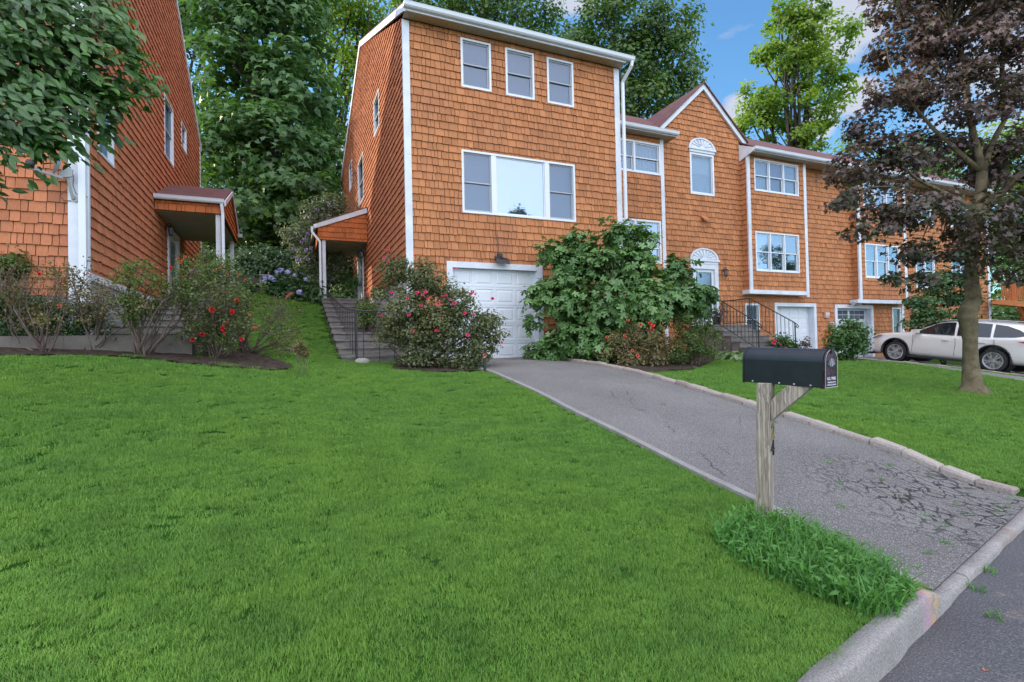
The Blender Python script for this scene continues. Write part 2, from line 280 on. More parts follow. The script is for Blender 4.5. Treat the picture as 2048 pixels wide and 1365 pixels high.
# ------------------------------------------------------------------ mesh helpers
def base_of(o):
    v = Vector((0, 0, 0))
    while o is not None: v += o.location; o = o.parent
    return v
def link(name, me, mt, parent, local=False):
    o = bpy.data.objects.new(name, me); COL.objects.link(o)
    for m in (mt if isinstance(mt, (list, tuple)) else [mt]): me.materials.append(M[m] if isinstance(m, str) else m)
    if parent is not None:
        o.parent = parent
    return o
class MB:
    def __init__(s): s.v = []; s.f = []; s.t = []; s.tone = .5
    def face(s, pts, tone=None):
        n = len(s.v); s.v += [tuple(map(float, p)) for p in pts]; s.f.append(tuple(range(n, n+len(pts)))); s.t.append(s.tone if tone is None else tone)
    def mesh(s, vs, fs, tone=None):
        n = len(s.v); s.v += [tuple(map(float, p)) for p in vs]; s.f += [tuple(n+i for i in f) for f in fs]; s.t += [s.tone if tone is None else tone]*len(fs)
    def box(s, a, b, tone=None):
        x0, y0, z0 = (min(a[i], b[i]) for i in range(3)); x1, y1, z1 = (max(a[i], b[i]) for i in range(3))
        s.mesh([(x0,y0,z0),(x1,y0,z0),(x1,y1,z0),(x0,y1,z0),(x0,y0,z1),(x1,y0,z1),(x1,y1,z1),(x0,y1,z1)], [(0,3,2,1),(4,5,6,7),(0,1,5,4),(1,2,6,5),(2,3,7,6),(3,0,4,7)], tone)
    def prism(s, pts, vec, tone=None):
        pts = [Vector(p) for p in pts]; vec = Vector(vec); n = len(pts); q = [p+vec for p in pts]
        nn = (pts[1]-pts[0]).cross(pts[2]-pts[0])
        a = list(range(n)); b = list(range(n, 2*n))
        fs = [a, b[::-1]]+[(i, n+i, n+(i+1) % n, (i+1) % n) for i in range(n)]
        if nn.dot(vec) > 0: fs = [f[::-1] for f in fs]
        s.mesh(pts+q, fs, tone)
    def bar(s, p, q, w, h=None, up=(0, 0, 1)):
        p, q = Vector(p), Vector(q); h = w if h is None else h; d = (q-p).normalized(); u = Vector(up)
        if abs(d.dot(u)) > .99: u = Vector((0, 1, 0))
        a = d.cross(u).normalized()*(w/2); b = a.cross(d).normalized()*(h/2)
        s.mesh([p-a-b, p+a-b, p+a+b, p-a+b, q-a-b, q+a-b, q+a+b, q-a+b], [(0,3,2,1),(4,5,6,7),(0,1,5,4),(1,2,6,5),(2,3,7,6),(3,0,4,7)])
    def tube(s, pts, rad, n=8):
        pts = [Vector(p) for p in pts]; k = len(pts)
        rad = rad if isinstance(rad, (list, tuple)) else [rad]*k
        vs = []; ref = Vector((.3, .2, 1)).normalized()
        for i, p in enumerate(pts):
            d = (pts[min(i+1, k-1)]-pts[max(i-1, 0)]).normalized()
            a = d.cross(ref)
            if a.length < .1: a = d.cross(Vector((1, 0, 0)))
            a.normalize(); b = d.cross(a)
            vs += [p+(a*math.cos(2*PI*j/n)+b*math.sin(2*PI*j/n))*rad[i] for j in range(n)]
        fs = [(i*n+j, i*n+(j+1) % n, (i+1)*n+(j+1) % n, (i+1)*n+j) for i in range(k-1) for j in range(n)]
        fs += [tuple(range(n))[::-1], tuple((k-1)*n+j for j in range(n))]
        s.mesh(vs, fs)
    def lathe(s, prof, c, axis='z', n=20):
        vs = []; c = Vector(c)
        for r, h in prof:
            for j in range(n):
                a = 2*PI*j/n; x, y = r*math.cos(a), r*math.sin(a)
                vs.append(c+(Vector((x, y, h)) if axis == 'z' else Vector((x, h, y)) if axis == 'y' else Vector((h, x, y))))
        s.mesh(vs, [(i*n+j, i*n+(j+1) % n, (i+1)*n+(j+1) % n, (i+1)*n+j) for i in range(len(prof)-1) for j in range(n)])
    def build(s, name, mt, parent=None, local=False, smooth=False):
        b = Vector((0, 0, 0)) if (local or parent is None) else base_of(parent)
        me = bpy.data.meshes.new(name); v = np.array(s.v, float)
        me.from_pydata([tuple(x) for x in (v-np.array(b))], [], s.f)
        at = me.attributes.new('tone', 'FLOAT', 'FACE'); at.data.foreach_set('value', np.array(s.t, np.float32))
        if smooth: me.polygons.foreach_set('use_smooth', [True]*len(s.f))
        me.update(); return link(name, me, mt, parent)
def tag(o, label=None, cat=None, group=None, kind=None):
    if label: o['label'] = label
    if cat: o['category'] = cat
    if group: o['group'] = group
    if kind: o['kind'] = kind
    return o
def thing(name, label, cat, loc, group=None, rz=0, rot=None):
    o = bpy.data.objects.new(name, None); COL.objects.link(o); o.location = loc; o.empty_display_size = .3
    o.rotation_euler = rot if rot else (0, 0, rz); return tag(o, label, cat, group)
def copy_tree(o, parent=None):
    c = o.copy(); COL.objects.link(c)
    if parent is not None: c.parent = parent
    for ch in list(o.children): copy_tree(ch, c)
    return c
def npmesh(name, V, F, tone, mt, parent=None, smooth=False):      # V (n,3), F (m,k)
    b = np.array(base_of(parent)) if parent is not None else np.zeros(3)
    me = bpy.data.meshes.new(name); me.vertices.add(len(V)); me.vertices.foreach_set('co', (V-b).astype(np.float32).ravel())
    m, k = F.shape; me.loops.add(m*k); me.loops.foreach_set('vertex_index', F.astype(np.int32).ravel())
    me.polygons.add(m); me.polygons.foreach_set('loop_start', np.arange(0, m*k, k, dtype=np.int32))
    try: me.polygons.foreach_set('loop_total', np.full(m, k, np.int32))
    except Exception: pass
    at = me.attributes.new('tone', 'FLOAT', 'FACE'); at.data.foreach_set('value', tone.astype(np.float32))
    if smooth: me.polygons.foreach_set('use_smooth', np.ones(m, bool))
    me.update(calc_edges=True); me.validate(); return link(name, me, mt, parent)
# leaf outlines: vertices (along, across, lift) and triangles
def _fan(out): return np.array([(.35, 0, .0)]+out), np.array([(0, i+1, (i+1) % len(out)+1) for i in range(len(out))])
LEAF = {
 'kite': (np.array([(0, 0, 0), (.5, .34, .07), (1, 0, -.06), (.5, -.34, .07)]), np.array([(0, 2, 1), (0, 3, 2)])),
 'lance': (np.array([(0, 0, 0), (.3, .16, .05), (.65, .14, .03), (1, 0, -.14), (.65, -.14, .03), (.3, -.16, .05), (.5, 0, 0)]), np.array([(0, 6, 1), (1, 6, 2), (2, 6, 3), (3, 6, 4), (4, 6, 5), (5, 6, 0)])),
 'maple': _fan([(0, 0, 0), (-.12, .30, .02), (.10, .26, .03), (.22, .62, -.08), (.42, .24, .04), (1.0, 0, -.10), (.42, -.24, .04), (.22, -.62, -.08), (.10, -.26, .03), (-.12, -.30, .02)]),
 'fig': _fan([(0, 0, 0), (-.05, .28, -.03), (.14, .40, -.05), (.28, .16, .05), (.50, .50, -.06), (.66, .40, -.08), (.55, .12, .05), (.95, .12, -.10), (1.0, -.02, -.12), (.93, -.14, -.10), (.55, -.12, .05), (.66, -.40, -.08), (.50, -.50, -.06), (.28, -.16, .05), (.14, -.40, -.05), (-.05, -.28, -.03)]),
 'beech': (np.array([(0, 0, 0), (.2, .15, .05), (.5, .21, .03), (.8, .11, -.03), (1, 0, -.12), (.8, -.11, -.03), (.5, -.21, .03), (.2, -.15, .05)]), np.array([(0, 4, 3), (0, 3, 2), (0, 2, 1), (0, 5, 4), (0, 6, 5), (0, 7, 6)])),
 'oval': (np.array([(0, 0, 0), (.25, .24, .05), (.7, .26, .04), (1, 0, -.05), (.7, -.26, .04), (.25, -.24, .05)]), np.array([(0, 3, 2), (0, 2, 1), (0, 4, 3), (0, 5, 4)])),
}
def leafcloud(name, pos, nrm, size, tmpl, tone, mt, parent=None, ax=None, rs=None, ks=.35):
    T, F = LEAF[tmpl]; N = len(pos); rs = rs or np.random.RandomState(1)
    n = nrm/np.linalg.norm(nrm, axis=1)[:, None]
    a = rs.normal(size=(N, 3)) if ax is None else ax+rs.normal(size=(N, 3))*ks
    a -= n*(a*n).sum(1)[:, None]; a /= np.linalg.norm(a, axis=1)[:, None]+1e-9; b = np.cross(n, a)
    s = size*rs.uniform(.7, 1.25, N)
    V = pos[:, None]+s[:, None, None]*(T[None, :, 0:1]*a[:, None]+T[None, :, 1:2]*b[:, None]+T[None, :, 2:3]*n[:, None])
    Fa = (F[None]+(np.arange(N)*len(T))[:, None, None]).reshape(-1, 3)
    return npmesh(name, V.reshape(-1, 3), Fa, np.repeat(np.clip(tone, 0, 1), len(F)), mt, parent)
def clumps(blobs, ncl, nleaf, rs, rcl=.9, flat=.62, lift=.35, hollow=.55):
    """blobs: (centre, radius[, depth radius]); clump centres in the blobs' shells, leaves in each clump"""
    P, Nn, T = [], [], []; w_ = np.array([b[1]**2 for b in blobs]); w_ = w_/w_.sum(); cents = []
    for bi, b in enumerate(blobs):
        c, r = np.array(b[0]), b[1]; k = max(1, int(round(ncl*w_[bi])))
        dv = rs.normal(size=(k, 3)); dv /= np.linalg.norm(dv, axis=1)[:, None]; rr = r*rs.uniform(hollow, 1, k)**.8
        cc = c+dv*rr[:, None]*np.array([1, 1, .92]); cents.append(cc)
        for q, dd in zip(cc, dv):
            m = max(6, int(nleaf*rs.uniform(.5, 1.4))); rc = rcl*rs.uniform(.6, 1.3)
            e = rs.normal(size=(m, 3)); e /= np.linalg.norm(e, axis=1)[:, None]; e *= (rs.uniform(0, 1, m)**.45)[:, None]
            pp = q+e*rc*np.array([1, 1, flat]); pp[:, 2] -= (e[:, 0]**2+e[:, 1]**2)*rc*.25
            P.append(pp); Nn.append(dd*.5+e*.5+np.array([0, 0, .6])+rs.normal(size=(m, 3))*lift)
            T.append(np.clip(rs.normal(.5, .16)+rs.normal(size=m)*.2, 0, 1))
    return np.concatenate(P), np.concatenate(Nn), np.concatenate(T), np.concatenate(cents)
def limb(mb, p, q, r0, r1, rs, wob=.12, n=6, k=6):
    p, q = np.array(p, float), np.array(q, float); L = np.linalg.norm(q-p); pts = []
    off = rs.normal(size=3)*wob*L; 
    for i in range(k+1):
        t = i/k; c = p+(q-p)*t+off*math.sin(PI*t)*.5+rs.normal(size=3)*wob*L*.06*(0 < i < k); c[2] += math.sin(PI*t)*L*.04; pts.append(c)
    mb.tube(pts, [r0+(r1-r0)*(i/k)**.8 for i in range(k+1)], n); return pts
def tree(name, label, cat, base, blobs, tr, leaf='kite', size=.2, mt='lf_dark', ncl=120, nleaf=60, rcl=.9, bark='barkd', seed=1, group=None, limbs=10, fork=None, flat=.6, lift=.35, top=None):
    rs = np.random.RandomState(seed); base = np.array(base, float)
    t = thing(name, label, cat, tuple(base), group)
    P, Nn, T, cen = clumps(blobs, ncl, nleaf, rs, rcl, flat, lift)
    leafcloud('crown', P, Nn, size, leaf, T, mt, t, rs=rs)
    mb = MB(); tp = np.array(max(blobs, key=lambda b: b[0][2])[0]); fork = fork if fork is not None else base*.45+tp*.55
    fork = np.array(fork, float)
    mb.tube([base+(0, 0, -.4), base+(0, 0, .15), base*.75+fork*.25, base*.4+fork*.6, fork], [tr*1.5, tr*1.15, tr*.95, tr*.85, tr*.7], 12)
    limb(mb, fork, tp, tr*.65, tr*.15, rs, .08)
    idx = rs.permutation(len(cen))[:limbs]
    for i in idx:
        s_ = rs.uniform(.45, 1.0); st = base+(fork-base)*s_
        pts = limb(mb, st, cen[i], tr*.38, tr*.06, rs, .12)
        for j in rs.permutation(len(cen))[:40]:
            if np.linalg.norm(cen[j]-cen[i]) < 1.6*rcl+1: limb(mb, pts[3], cen[j], tr*.15, tr*.04, rs, .12, 5, 4); break
    mb.build('trunk', bark, t, smooth=True); return t

# ------------------------------------------------------------------ ground, street, kerb, driveways
def grid(name, xs, ys, fz, mt, kind='structure', yfun=None):
    X, T = np.meshgrid(xs, ys, indexing='ij'); Y = T if yfun is None else yfun(X)+T
    Zv = fz(X, Y); V = np.stack([X, Y, Zv], -1).reshape(-1, 3); a, b = len(xs), len(ys)
    i, j = np.meshgrid(np.arange(a-1), np.arange(b-1), indexing='ij'); q = (i*b+j).ravel()
    F = np.stack([q, q+b, q+b+1, q+1], -1); o = npmesh(name, V, F, np.full(len(F), .5), mt, None, True)
    o['kind'] = kind; return o
xs = np.concatenate([np.arange(-60, -12, 3), np.arange(-12, 14, .2), np.arange(14, 34, .5), np.arange(34, 91, 3)])
ts = np.concatenate([np.arange(0, 12, .15), np.arange(12, 26, .5), np.arange(26, 92, 3)])
kin = lambda X: yb(X)+.095
grid('lawn_ground', xs, ts, lambda X, Y: gz(X, Y)-.012, 'soil', yfun=kin)
big = MB(); big.face([(-900, -900, -.35), (900, -900, -.35), (900, 900, -.35), (-900, 900, -.35)]); tag(big.build('ground', 'hill'), kind='structure')
grid('street', np.arange(-60, 91, 1.5), np.array([-16., -8, -4, -2, -1, 0, .06]), lambda X, Y: 0*X+np.clip(-(Y-yb(X))*.012, 0, .05), 'street', yfun=yb)
def kerb():
    xs_ = np.concatenate([np.arange(-30, 1, .5), np.arange(1, 8, .05), np.arange(8, 60, .4)]); prof = [(0, -.08), (.0, -.022), (.008, -.006), (.02, 0), (.095, 0), (.10, -.12)]
    V = []
    for x in xs_:
        y, z = float(yb(x)), float(ktop(x)); wob = .006*math.sin(x*7.3)+.004*math.sin(x*17)
        V += [(x, y-.012+wob, -.05)]+[(x, y+a+wob*.6*(a < .1), max(z+b, -.04)) for a, b in prof]
    n = 7; V = np.array(V); F = np.array([(i*n+j, (i+1)*n+j, (i+1)*n+j+1, i*n+j+1) for i in range(len(xs_)-1) for j in range(n-1)])
    o = npmesh('kerb', V, F, np.full(len(F), .5), 'kerb', None, False); o['kind'] = 'structure'
kerb()
drapes = []
def drape(name, x0, x1, y1, mt, off=.012, nx=16):
    xs_ = np.linspace(x0, x1, nx); ts_ = np.linspace(0, 1, 70)
    X, T = np.meshgrid(xs_, ts_, indexing='ij'); Y = kin(X)-.02+T*(y1-kin(X)+.02); Z = gz(X, Y)+off
    V = np.stack([X, Y, Z], -1).reshape(-1, 3); b = len(ts_); i, j = np.meshgrid(np.arange(nx-1), np.arange(b-1), indexing='ij'); q = (i*b+j).ravel()
    o = npmesh(name, V, np.stack([q, q+b, q+b+1, q+1], -1), np.full(len(q), .5), mt, None, True); o['kind'] = 'structure'
drape('driveway', 3.28, 5.84, 12.1, 'drive')
drape('driveway_middle_house', 16.75, 18.75, 13.75, 'drive')
drape('driveway_end_house', 19.55, 22.5, 13.75, 'drive')
def edging(label, x, y0, y1, w_, h, L, seed):
    r = random.Random(seed); mb = MB(); y = y0
    while y < y1:
        l = L*r.uniform(.7, 1.25); ww = w_*r.uniform(.85, 1.1); hh = h*r.uniform(.8, 1.1); xx = x+r.uniform(-.012, .012)
        za, zb_ = g1(xx, y)-.06, g1(xx, y+l)-.06; c = .012
        lo = [(xx, y+.008), (xx+ww, y+.008), (xx+ww, y+l-.008), (xx, y+l-.008)]
        zz = [za, za, zb_, zb_]
        vs = [(a, b, z_) for (a, b), z_ in zip(lo, zz)]+[(a+(c if k in (0, 3) else -c), b+(c if k < 2 else -c), z_+.06+hh+r.uniform(-.006, .006)) for k, ((a, b), z_) in enumerate(zip(lo, zz))]
        vs = vs[:4]+[(a, b, z_+.06+hh*.7) for (a, b), z_ in zip(lo, zz)]+vs[4:]
        fs = [(0,1,5,4),(1,2,6,5),(2,3,7,6),(3,0,4,7),(4,5,9,8),(5,6,10,9),(6,7,11,10),(7,4,8,11),(8,9,10,11)]
        mb.mesh(vs, fs, r.random()); y += l
    o = mb.build('stone_edging', 'granite'); tag(o, label, 'edging', 'stone edgings beside the driveways')
edging('rough granite block edging along the far side of the near driveway', 5.84, 2.46, 11.9, .13, .075, .34, 3)
edging('low stone edging in the grass strip between the two far driveways', 19.2, 6.9, 13.4, .14, .06, .4, 5)
mb = MB()
_ys = list(np.arange(1.8, 11.3, .25))
for i, y in enumerate(_ys[:-1]):
    a = .010*math.sin(y*3.1); b = .010*math.sin(_ys[i+1]*3.1)
    za, zb_ = g1(3.2, y)+.026, g1(3.2, _ys[i+1])+.026
    mb.prism([(3.22+a, y, za), (3.29+a, y, za), (3.29+b, _ys[i+1], zb_), (3.22+b, _ys[i+1], zb_)], (0, 0, -.08))
tag(mb.build('concrete_edging', 'kerb'), 'thin grey concrete edging strip between the front lawn and near driveway', 'edging')

# ------------------------------------------------------------------ shingled walls
def clip(poly, a, b, c):     # keep a*u + b*v <= c
    o = []
    for i in range(len(poly)):
        p, q = poly[i], poly[(i+1) % len(poly)]; dp, dq = a*p[0]+b*p[1]-c, a*q[0]+b*q[1]-c
        if dp <= 0: o.append(p)
        if (dp < 0 < dq) or (dq < 0 < dp): t = dp/(dp-dq); o.append((p[0]+(q[0]-p[0])*t, p[1]+(q[1]-p[1])*t))
    return o
def halfs(poly):
    A = sum(poly[i][0]*poly[(i+1) % len(poly)][1]-poly[(i+1) % len(poly)][0]*poly[i][1] for i in range(len(poly)))
    if A < 0: poly = poly[::-1]
    H = []
    for i in range(len(poly)):
        p, q = poly[i], poly[(i+1) % len(poly)]; nx, ny = (q[1]-p[1]), -(q[0]-p[0]); H.append((nx, ny, nx*p[0]+ny*p[1]))
    return H
def sub(rect, holes):
    out = [rect]
    for h in holes:
        nx = []
        for (a, b, c, d) in out:
            if h[0] >= c or h[2] <= a or h[1] >= d or h[3] <= b: nx.append((a, b, c, d)); continue
            if h[0] > a: nx.append((a, b, h[0], d))
            if h[2] < c: nx.append((h[2], b, c, d))
            x0, x1 = max(a, h[0]), min(c, h[2])
            if h[1] > b: nx.append((x0, b, x1, h[1]))
            if h[3] < d: nx.append((x0, h[3], x1, d))
        out = nx
    return out
EXPO = .182
def shingles(mb, O, U, N, poly, holes=(), seed=0, z0=0.07, wmin=.075, wmax=.185, jit=.008):
    r = random.Random(seed); O, U, N = Vector(O), Vector(U), Vector(N); H = halfs(poly); Zv = Vector((0, 0, 1))
    us = [p[0] for p in poly]; zs = [p[1] for p in poly]; k0 = int((min(zs)-z0)//EXPO); k1 = int((max(zs)-z0)//EXPO)+1
    for k in range(k0, k1+1):
        za, zb_ = z0+k*EXPO, z0+(k+1)*EXPO; u = min(us)-r.uniform(0, wmax)
        while u < max(us):
            wd = r.uniform(wmin, wmax) if r.random() > .12 else wmax*1.25; tn = min(1, max(0, r.gauss(.5, .2))); dz = r.uniform(-jit, jit)*(1 if r.random() > .07 else 2.6); th = r.uniform(.026, .037); sk = r.uniform(-.004, .004)
            for (a, b, c, d) in sub((u+.0052, za+dz, u+wd-.0052, zb_+.004), holes):
                if c-a < .008 or d-b < .008: continue
                pl = [(a+sk, b), (c+sk, b), (c, d), (a, d)] if len(holes) == 0 or True else None
                for h in H:
                    pl = clip(pl, *h)
                    if len(pl) < 3: break
                if len(pl) < 3: continue
                fr = []; bk = []
                for (x, z) in pl:
                    t = min(1, max(0, (z-za)/EXPO)); nn = th*(1-t)+.004*t
                    q = O+U*x+Zv*z; fr.append(q+N*nn); bk.append(q)
                m_ = len(pl); flip = U.cross(Zv).dot(N) < 0
                fs = [tuple(range(m_))]+[(i, m_+i, m_+(i+1) % m_, (i+1) % m_) for i in range(m_)]
                if flip: fs = [f[::-1] for f in fs]
                mb.mesh(fr+bk, fs, tn)
            u += wd
def backing(mb, O, U, N, poly, holes=(), n=-.004):
    O, U, N = Vector(O), Vector(U), Vector(N); H = halfs(poly); us = [p[0] for p in poly]; zs = [p[1] for p in poly]
    for (a, b, c, d) in sub((min(us), min(zs), max(us), max(zs)), holes):
        pl = [(a, b), (c, b), (c, d), (a, d)]
        for h in H:
            pl = clip(pl, *h)
            if len(pl) < 3: break
        if len(pl) >= 3: mb.face([O+U*x+Vector((0, 0, z))+N*n for x, z in pl])
def wall(parent, O, U, N, polys, holes, seed, mt='cedar', name='wall', ext=None):
    mb = MB()
    for p in polys: shingles(mb, O, U, N, p, holes, seed)
    o = mb.build(name, mt, parent); b2 = MB()
    for p in (ext or polys): backing(b2, O, U, N, p, holes)
    b2.build('sheathing', 'back', o); return o
FRONT = lambda Y: ((0, Y, 0), (1, 0, 0), (0, -1, 0))
def ribbox(mb, pl, u0, u1, z0, z1, n0, n1):
    O, U, N = (Vector(x) for x in pl); Zv = Vector((0, 0, 1)); c = lambda u, z, n: O+U*u+Zv*z+N*n
    vs = [c(u0, z0, n0), c(u1, z0, n0), c(u1, z1, n0), c(u0, z1, n0), c(u0, z0, n1), c(u1, z0, n1), c(u1, z1, n1), c(u0, z1, n1)]
    fs = [(0,3,2,1),(4,5,6,7),(0,1,5,4),(1,2,6,5),(2,3,7,6),(3,0,4,7)]
    if U.cross(Zv).dot(N) < 0: fs = [f[::-1] for f in fs]
    mb.mesh(vs, fs)
def ring(mb, pl, u0, u1, z0, z1, w_, n0, n1, wb=None):
    wb = w_ if wb is None else wb
    ribbox(mb, pl, u0, u0+w_, z0, z1, n0, n1); ribbox(mb, pl, u1-w_, u1, z0, z1, n0, n1)
    ribbox(mb, pl, u0+w_, u1-w_, z1-w_, z1, n0, n1-.002); ribbox(mb, pl, u0+w_, u1-w_, z0, z0+wb, n0, n1-.002)
def window(parent, pl, u0, z0, u1, z1, cols=(('dh', 1, 'screen', 'glass_dull'),), frame=.055, mull=.07, fm='white2', rec=.05, rail=.5, label=None, sashm='alu'):
    mb = MB(); ring(mb, pl, u0, u1, z0, z1, frame, -.12, .034)
    tw = sum(c[1] for c in cols); W_ = (u1-u0-2*frame-mull*(len(cols)-1)); u = u0+frame; segs = []
    for i, c in enumerate(cols):
        wd = W_*c[1]/tw; segs.append((u, u+wd, c)); u += wd
        if i < len(cols)-1: ribbox(mb, pl, u, u+mull, z0+frame, z1-frame, -.12, .026); u += mull
    o = mb.build('window', fm, parent)
    if label: o['label'] = label
    for (a, b, (kind, _, back, gl)) in segs:
        a0, b0, c0, d0 = a+.002, z0+frame+.002, b-.002, z1-frame-.002
        if kind == 'dh':
            s = MB(); zm = b0+(d0-b0)*rail
            ring(s, pl, a0, c0, zm-.02, d0, .032, -.035, -.008); ring(s, pl, a0+.004, c0-.004, b0, zm+.022, .038, -.07, -.036, .05)
            s.build('sash', sashm if back.startswith('screen') else 'white2', o)
            for (q0, q1, n_) in ((zm+.012, d0-.032, -.022), (b0+.05, zm-.016, -.052)):
                p = MB(); ribbox(p, pl, a0+.034, c0-.034, q0, q1, n_-.004, n_); p.build('pane', gl, o)
        else:
            s = MB(); ring(s, pl, a0, c0, b0, d0, .03, -.035, -.006); s.build('sash', 'white2', o)
            p = MB(); ribbox(p, pl, a0+.03, c0-.03, b0+.03, d0-.03, -.024, -.02); p.build('pane', gl, o)
        k = MB()
        if back == 'half':
            zm = b0+(d0-b0)*.52; ribbox(k, pl, a0, c0, zm, d0, -.10, -.096); k.build('blind', 'blind', o)
            k = MB(); ribbox(k, pl, a0, c0, b0, zm, -.112, -.106); k.build('interior', 'curtain', o)
        else:
            ribbox(k, pl, a0, c0, b0, d0, -.116, -.108)
            if back == 'curtain' or back == 'dcurtain':
                k = MB(); O, U, N = (Vector(x) for x in pl); nf = 26
                for i in range(nf):
                    ua, ub = a0+(c0-a0)*i/nf, a0+(c0-a0)*(i+1)/nf; na, nb = -.10+.012*math.sin(i*1.9), -.10+.012*math.sin((i+1)*1.9)
                    k.face([O+U*ua+N*na+Vector((0, 0, b0)), O+U*ub+N*nb+Vector((0, 0, b0)), O+U*ub+N*nb+Vector((0, 0, d0)), O+U*ua+N*na+Vector((0, 0, d0))])
                k.build('curtain', 'curtain' if back == 'curtain' else 'screen2', o)
            else: k.build('interior', back, o)
    return o
def roofslab(parent, pts, thick, name='roof', mt='roof'):
    mb = MB(); mb.prism(pts, (0, 0, -thick)); return mb.build(name, mt, parent)
def gutter(parent, x0, x1, y, z, name='gutter', w_=.11, ax='x'):
    prof = [(0, 0), (0, .11), (-.018, .11), (-.02, .10), (-.012, .02), (.085, .015), (.085, .11), (.10, .11), (.10, 0)]
    prof = [(0, 0), (-.07, 0), (-.10, .03), (-.115, .085), (-.125, .11), (-.112, .11), (-.09, .03), (-.065, .012), (-.01, .012), (-.01, .11), (0, .11)]
    mb = MB(); P = lambda x: [(x, y+a, z+b) for a, b in prof] if ax == 'x' else [(y-a, x, z+b) for a, b in prof]
    A, B = P(x0), P(x1); n = len(prof); mb.mesh(A+B, [(i, n+i, n+(i+1) % n, (i+1) % n) for i in range(n)])
    e = [0, 1, 2, 3, 4, 10]; mb.face([A[i] for i in e]); mb.face([B[i] for i in e][::-1]); return mb.build(name, 'white2', parent)
def vpan(mb, pl, u0, u1, z0, z1, n0, n1): ribbox(mb, pl, u0, u1, z0, z1, n0, n1)
def garage_door(parent, pl, u0, u1, z0, z1, cols, rows, rec=.10, glaze=False):
    mb = MB(); ribbox(mb, pl, u0, u1, z0, z1, -rec-.03, -rec)
    cw, rh = (u1-u0)/cols, (z1-z0)/rows; st = .055
    for j in range(rows):
        ribbox(mb, pl, u0, u1, z0+j*rh+.004, z0+j*rh+st, -rec, -rec+.014); ribbox(mb, pl, u0, u1, z0+(j+1)*rh-st, z0+(j+1)*rh-.004, -rec, -rec+.014)
    for i in range(cols+1):
        a = max(u0, u0+i*cw-st*.75); b = min(u1, u0+i*cw+st*.75)
        for j in range(rows): ribbox(mb, pl, a, b, z0+j*rh+st, z0+(j+1)*rh-st, -rec, -rec+.0135)
    if not glaze or True:
        for i in range(cols):
            for j in range(rows):
                if glaze and j == rows-1: continue
                O, U, N = (Vector(x) for x in pl); c = lambda u, z, n: O+U*u+N*n+Vector((0, 0, z))
                a, b, e, f = u0+i*cw+st*.75+.03, z0+j*rh+st+.03, u0+(i+1)*cw-st*.75-.03, z0+(j+1)*rh-st-.03; q = .03; n0, n1 = -rec, -rec+.011
                vs = [c(a, b, n0), c(e, b, n0), c(e, f, n0), c(a, f, n0), c(a+q, b+q, n1), c(e-q, b+q, n1), c(e-q, f-q, n1), c(a+q, f-q, n1)]
                mb.mesh(vs, [(4,5,6,7),(0,1,5,4),(1,2,6,5),(2,3,7,6),(3,0,4,7)])
    d = mb.build('garage_door', 'white2', parent)
    if glaze:
        for i in range(0, cols):
            g = MB(); a, e = u0+i*cw+st*.75+.012, u0+(i+1)*cw-st*.75-.012; b, f = z1-rh+st+.012, z1-st-.012
            for ii in range(3):
                for jj in range(2):
                    ua = a+(e-a)*ii/3+.012; ub = a+(e-a)*(ii+1)/3-.012; zc = b+(f-b)*jj/2+.012; zd = b+(f-b)*(jj+1)/2-.012
                    ribbox(g, pl, ua, ub, zc, zd, -rec-.001, -rec+.006)
            g.build('pane', 'screen', d)
    return d
def sunburst(parent, pl, uc, z, R_, name='fanlight'):
    O, U, N = (Vector(x) for x in pl); c = lambda u, zz, n: O+U*(uc+u)+N*n+Vector((0, 0, z+zz))
    mb = MB(); n = 20; hh = .62
    P = lambda a, r: (r*math.cos(a), r*math.sin(a)*hh+.07)
    outer = [P(PI*i/n, R_) for i in range(n+1)]
    mb.prism([c(*p, 0) for p in outer][::-1], N*.035)
    for i in range(n):   # rim
        a, b = PI*i/n, PI*(i+1)/n; q = [P(a, R_*1.03), P(b, R_*1.03), P(b, R_*.9), P(a, R_*.9)]
        mb.prism([c(*p, .035) for p in q], N*.035)
    for i in range(9):   # rays
        a = PI*(i+.5)/9; q = [P(a-.035, R_*.2), P(a+.035, R_*.2), P(a+.10, R_*.86), P(a-.10, R_*.86)]
        mb.prism([c(*p, .035) for p in q], N*.026)
    q = [P(PI*i/10, R_*.2) for i in range(11)]; mb.prism([c(*p, .035) for p in q][::-1], N*.04)
    ribbox(mb, pl, uc-R_*1.08, uc+R_*1.08, z, z+.07, 0, .09); ribbox(mb, pl, uc-R_*1.0, uc+R_*1.0, z-.09, z, 0, .06)
    return mb.build(name, 'white', parent)
def downspout(parent, pts, w_=.075, mt='white2', name='downspout'):
    mb = MB()
    for a, b in zip(pts[:-1], pts[1:]): mb.bar(a, b, w_, w_*.8, up=(0, 1, 0))
    return mb.build(name, mt, parent)
def lantern(parent, p, N=(0, -1, 0), name='wall_lantern'):
    p = Vector(p); N = Vector(N); mb = MB(); q = p+N*.13
    mb.lathe([(.045, 0), (.05, .01), (.03, .02)], p, 'y' if abs(N.y) > .5 else 'x', 10)
    mb.tube([p, p+N*.06+Vector((0, 0, .10)), q+Vector((0, 0, .12)), q+Vector((0, 0, .06))], .012, 6)
    mb.lathe([(.005, .07), (.075, .01), (.07, 0), (.01, 0)], q, 'z', 8); mb.lathe([(.01, -.24), (.04, -.21), (.045, -.19)], q, 'z', 8)
    for k in range(6): a = 2*PI*k/6; mb.tube([q+Vector((.065*math.cos(a), .065*math.sin(a), 0)), q+Vector((.043*math.cos(a), .043*math.sin(a), -.2))], .006, 4)
    o = mb.build(name, 'iron', parent); g = MB(); g.lathe([(.055, -.01), (.038, -.19)], q, 'z', 8); g.build('glass', 'screen2', o); return o
def wbox(mb, x0, x1, y0, y1, z0, z1): mb.box((x0, y0, z0), (x1, y1, z1))
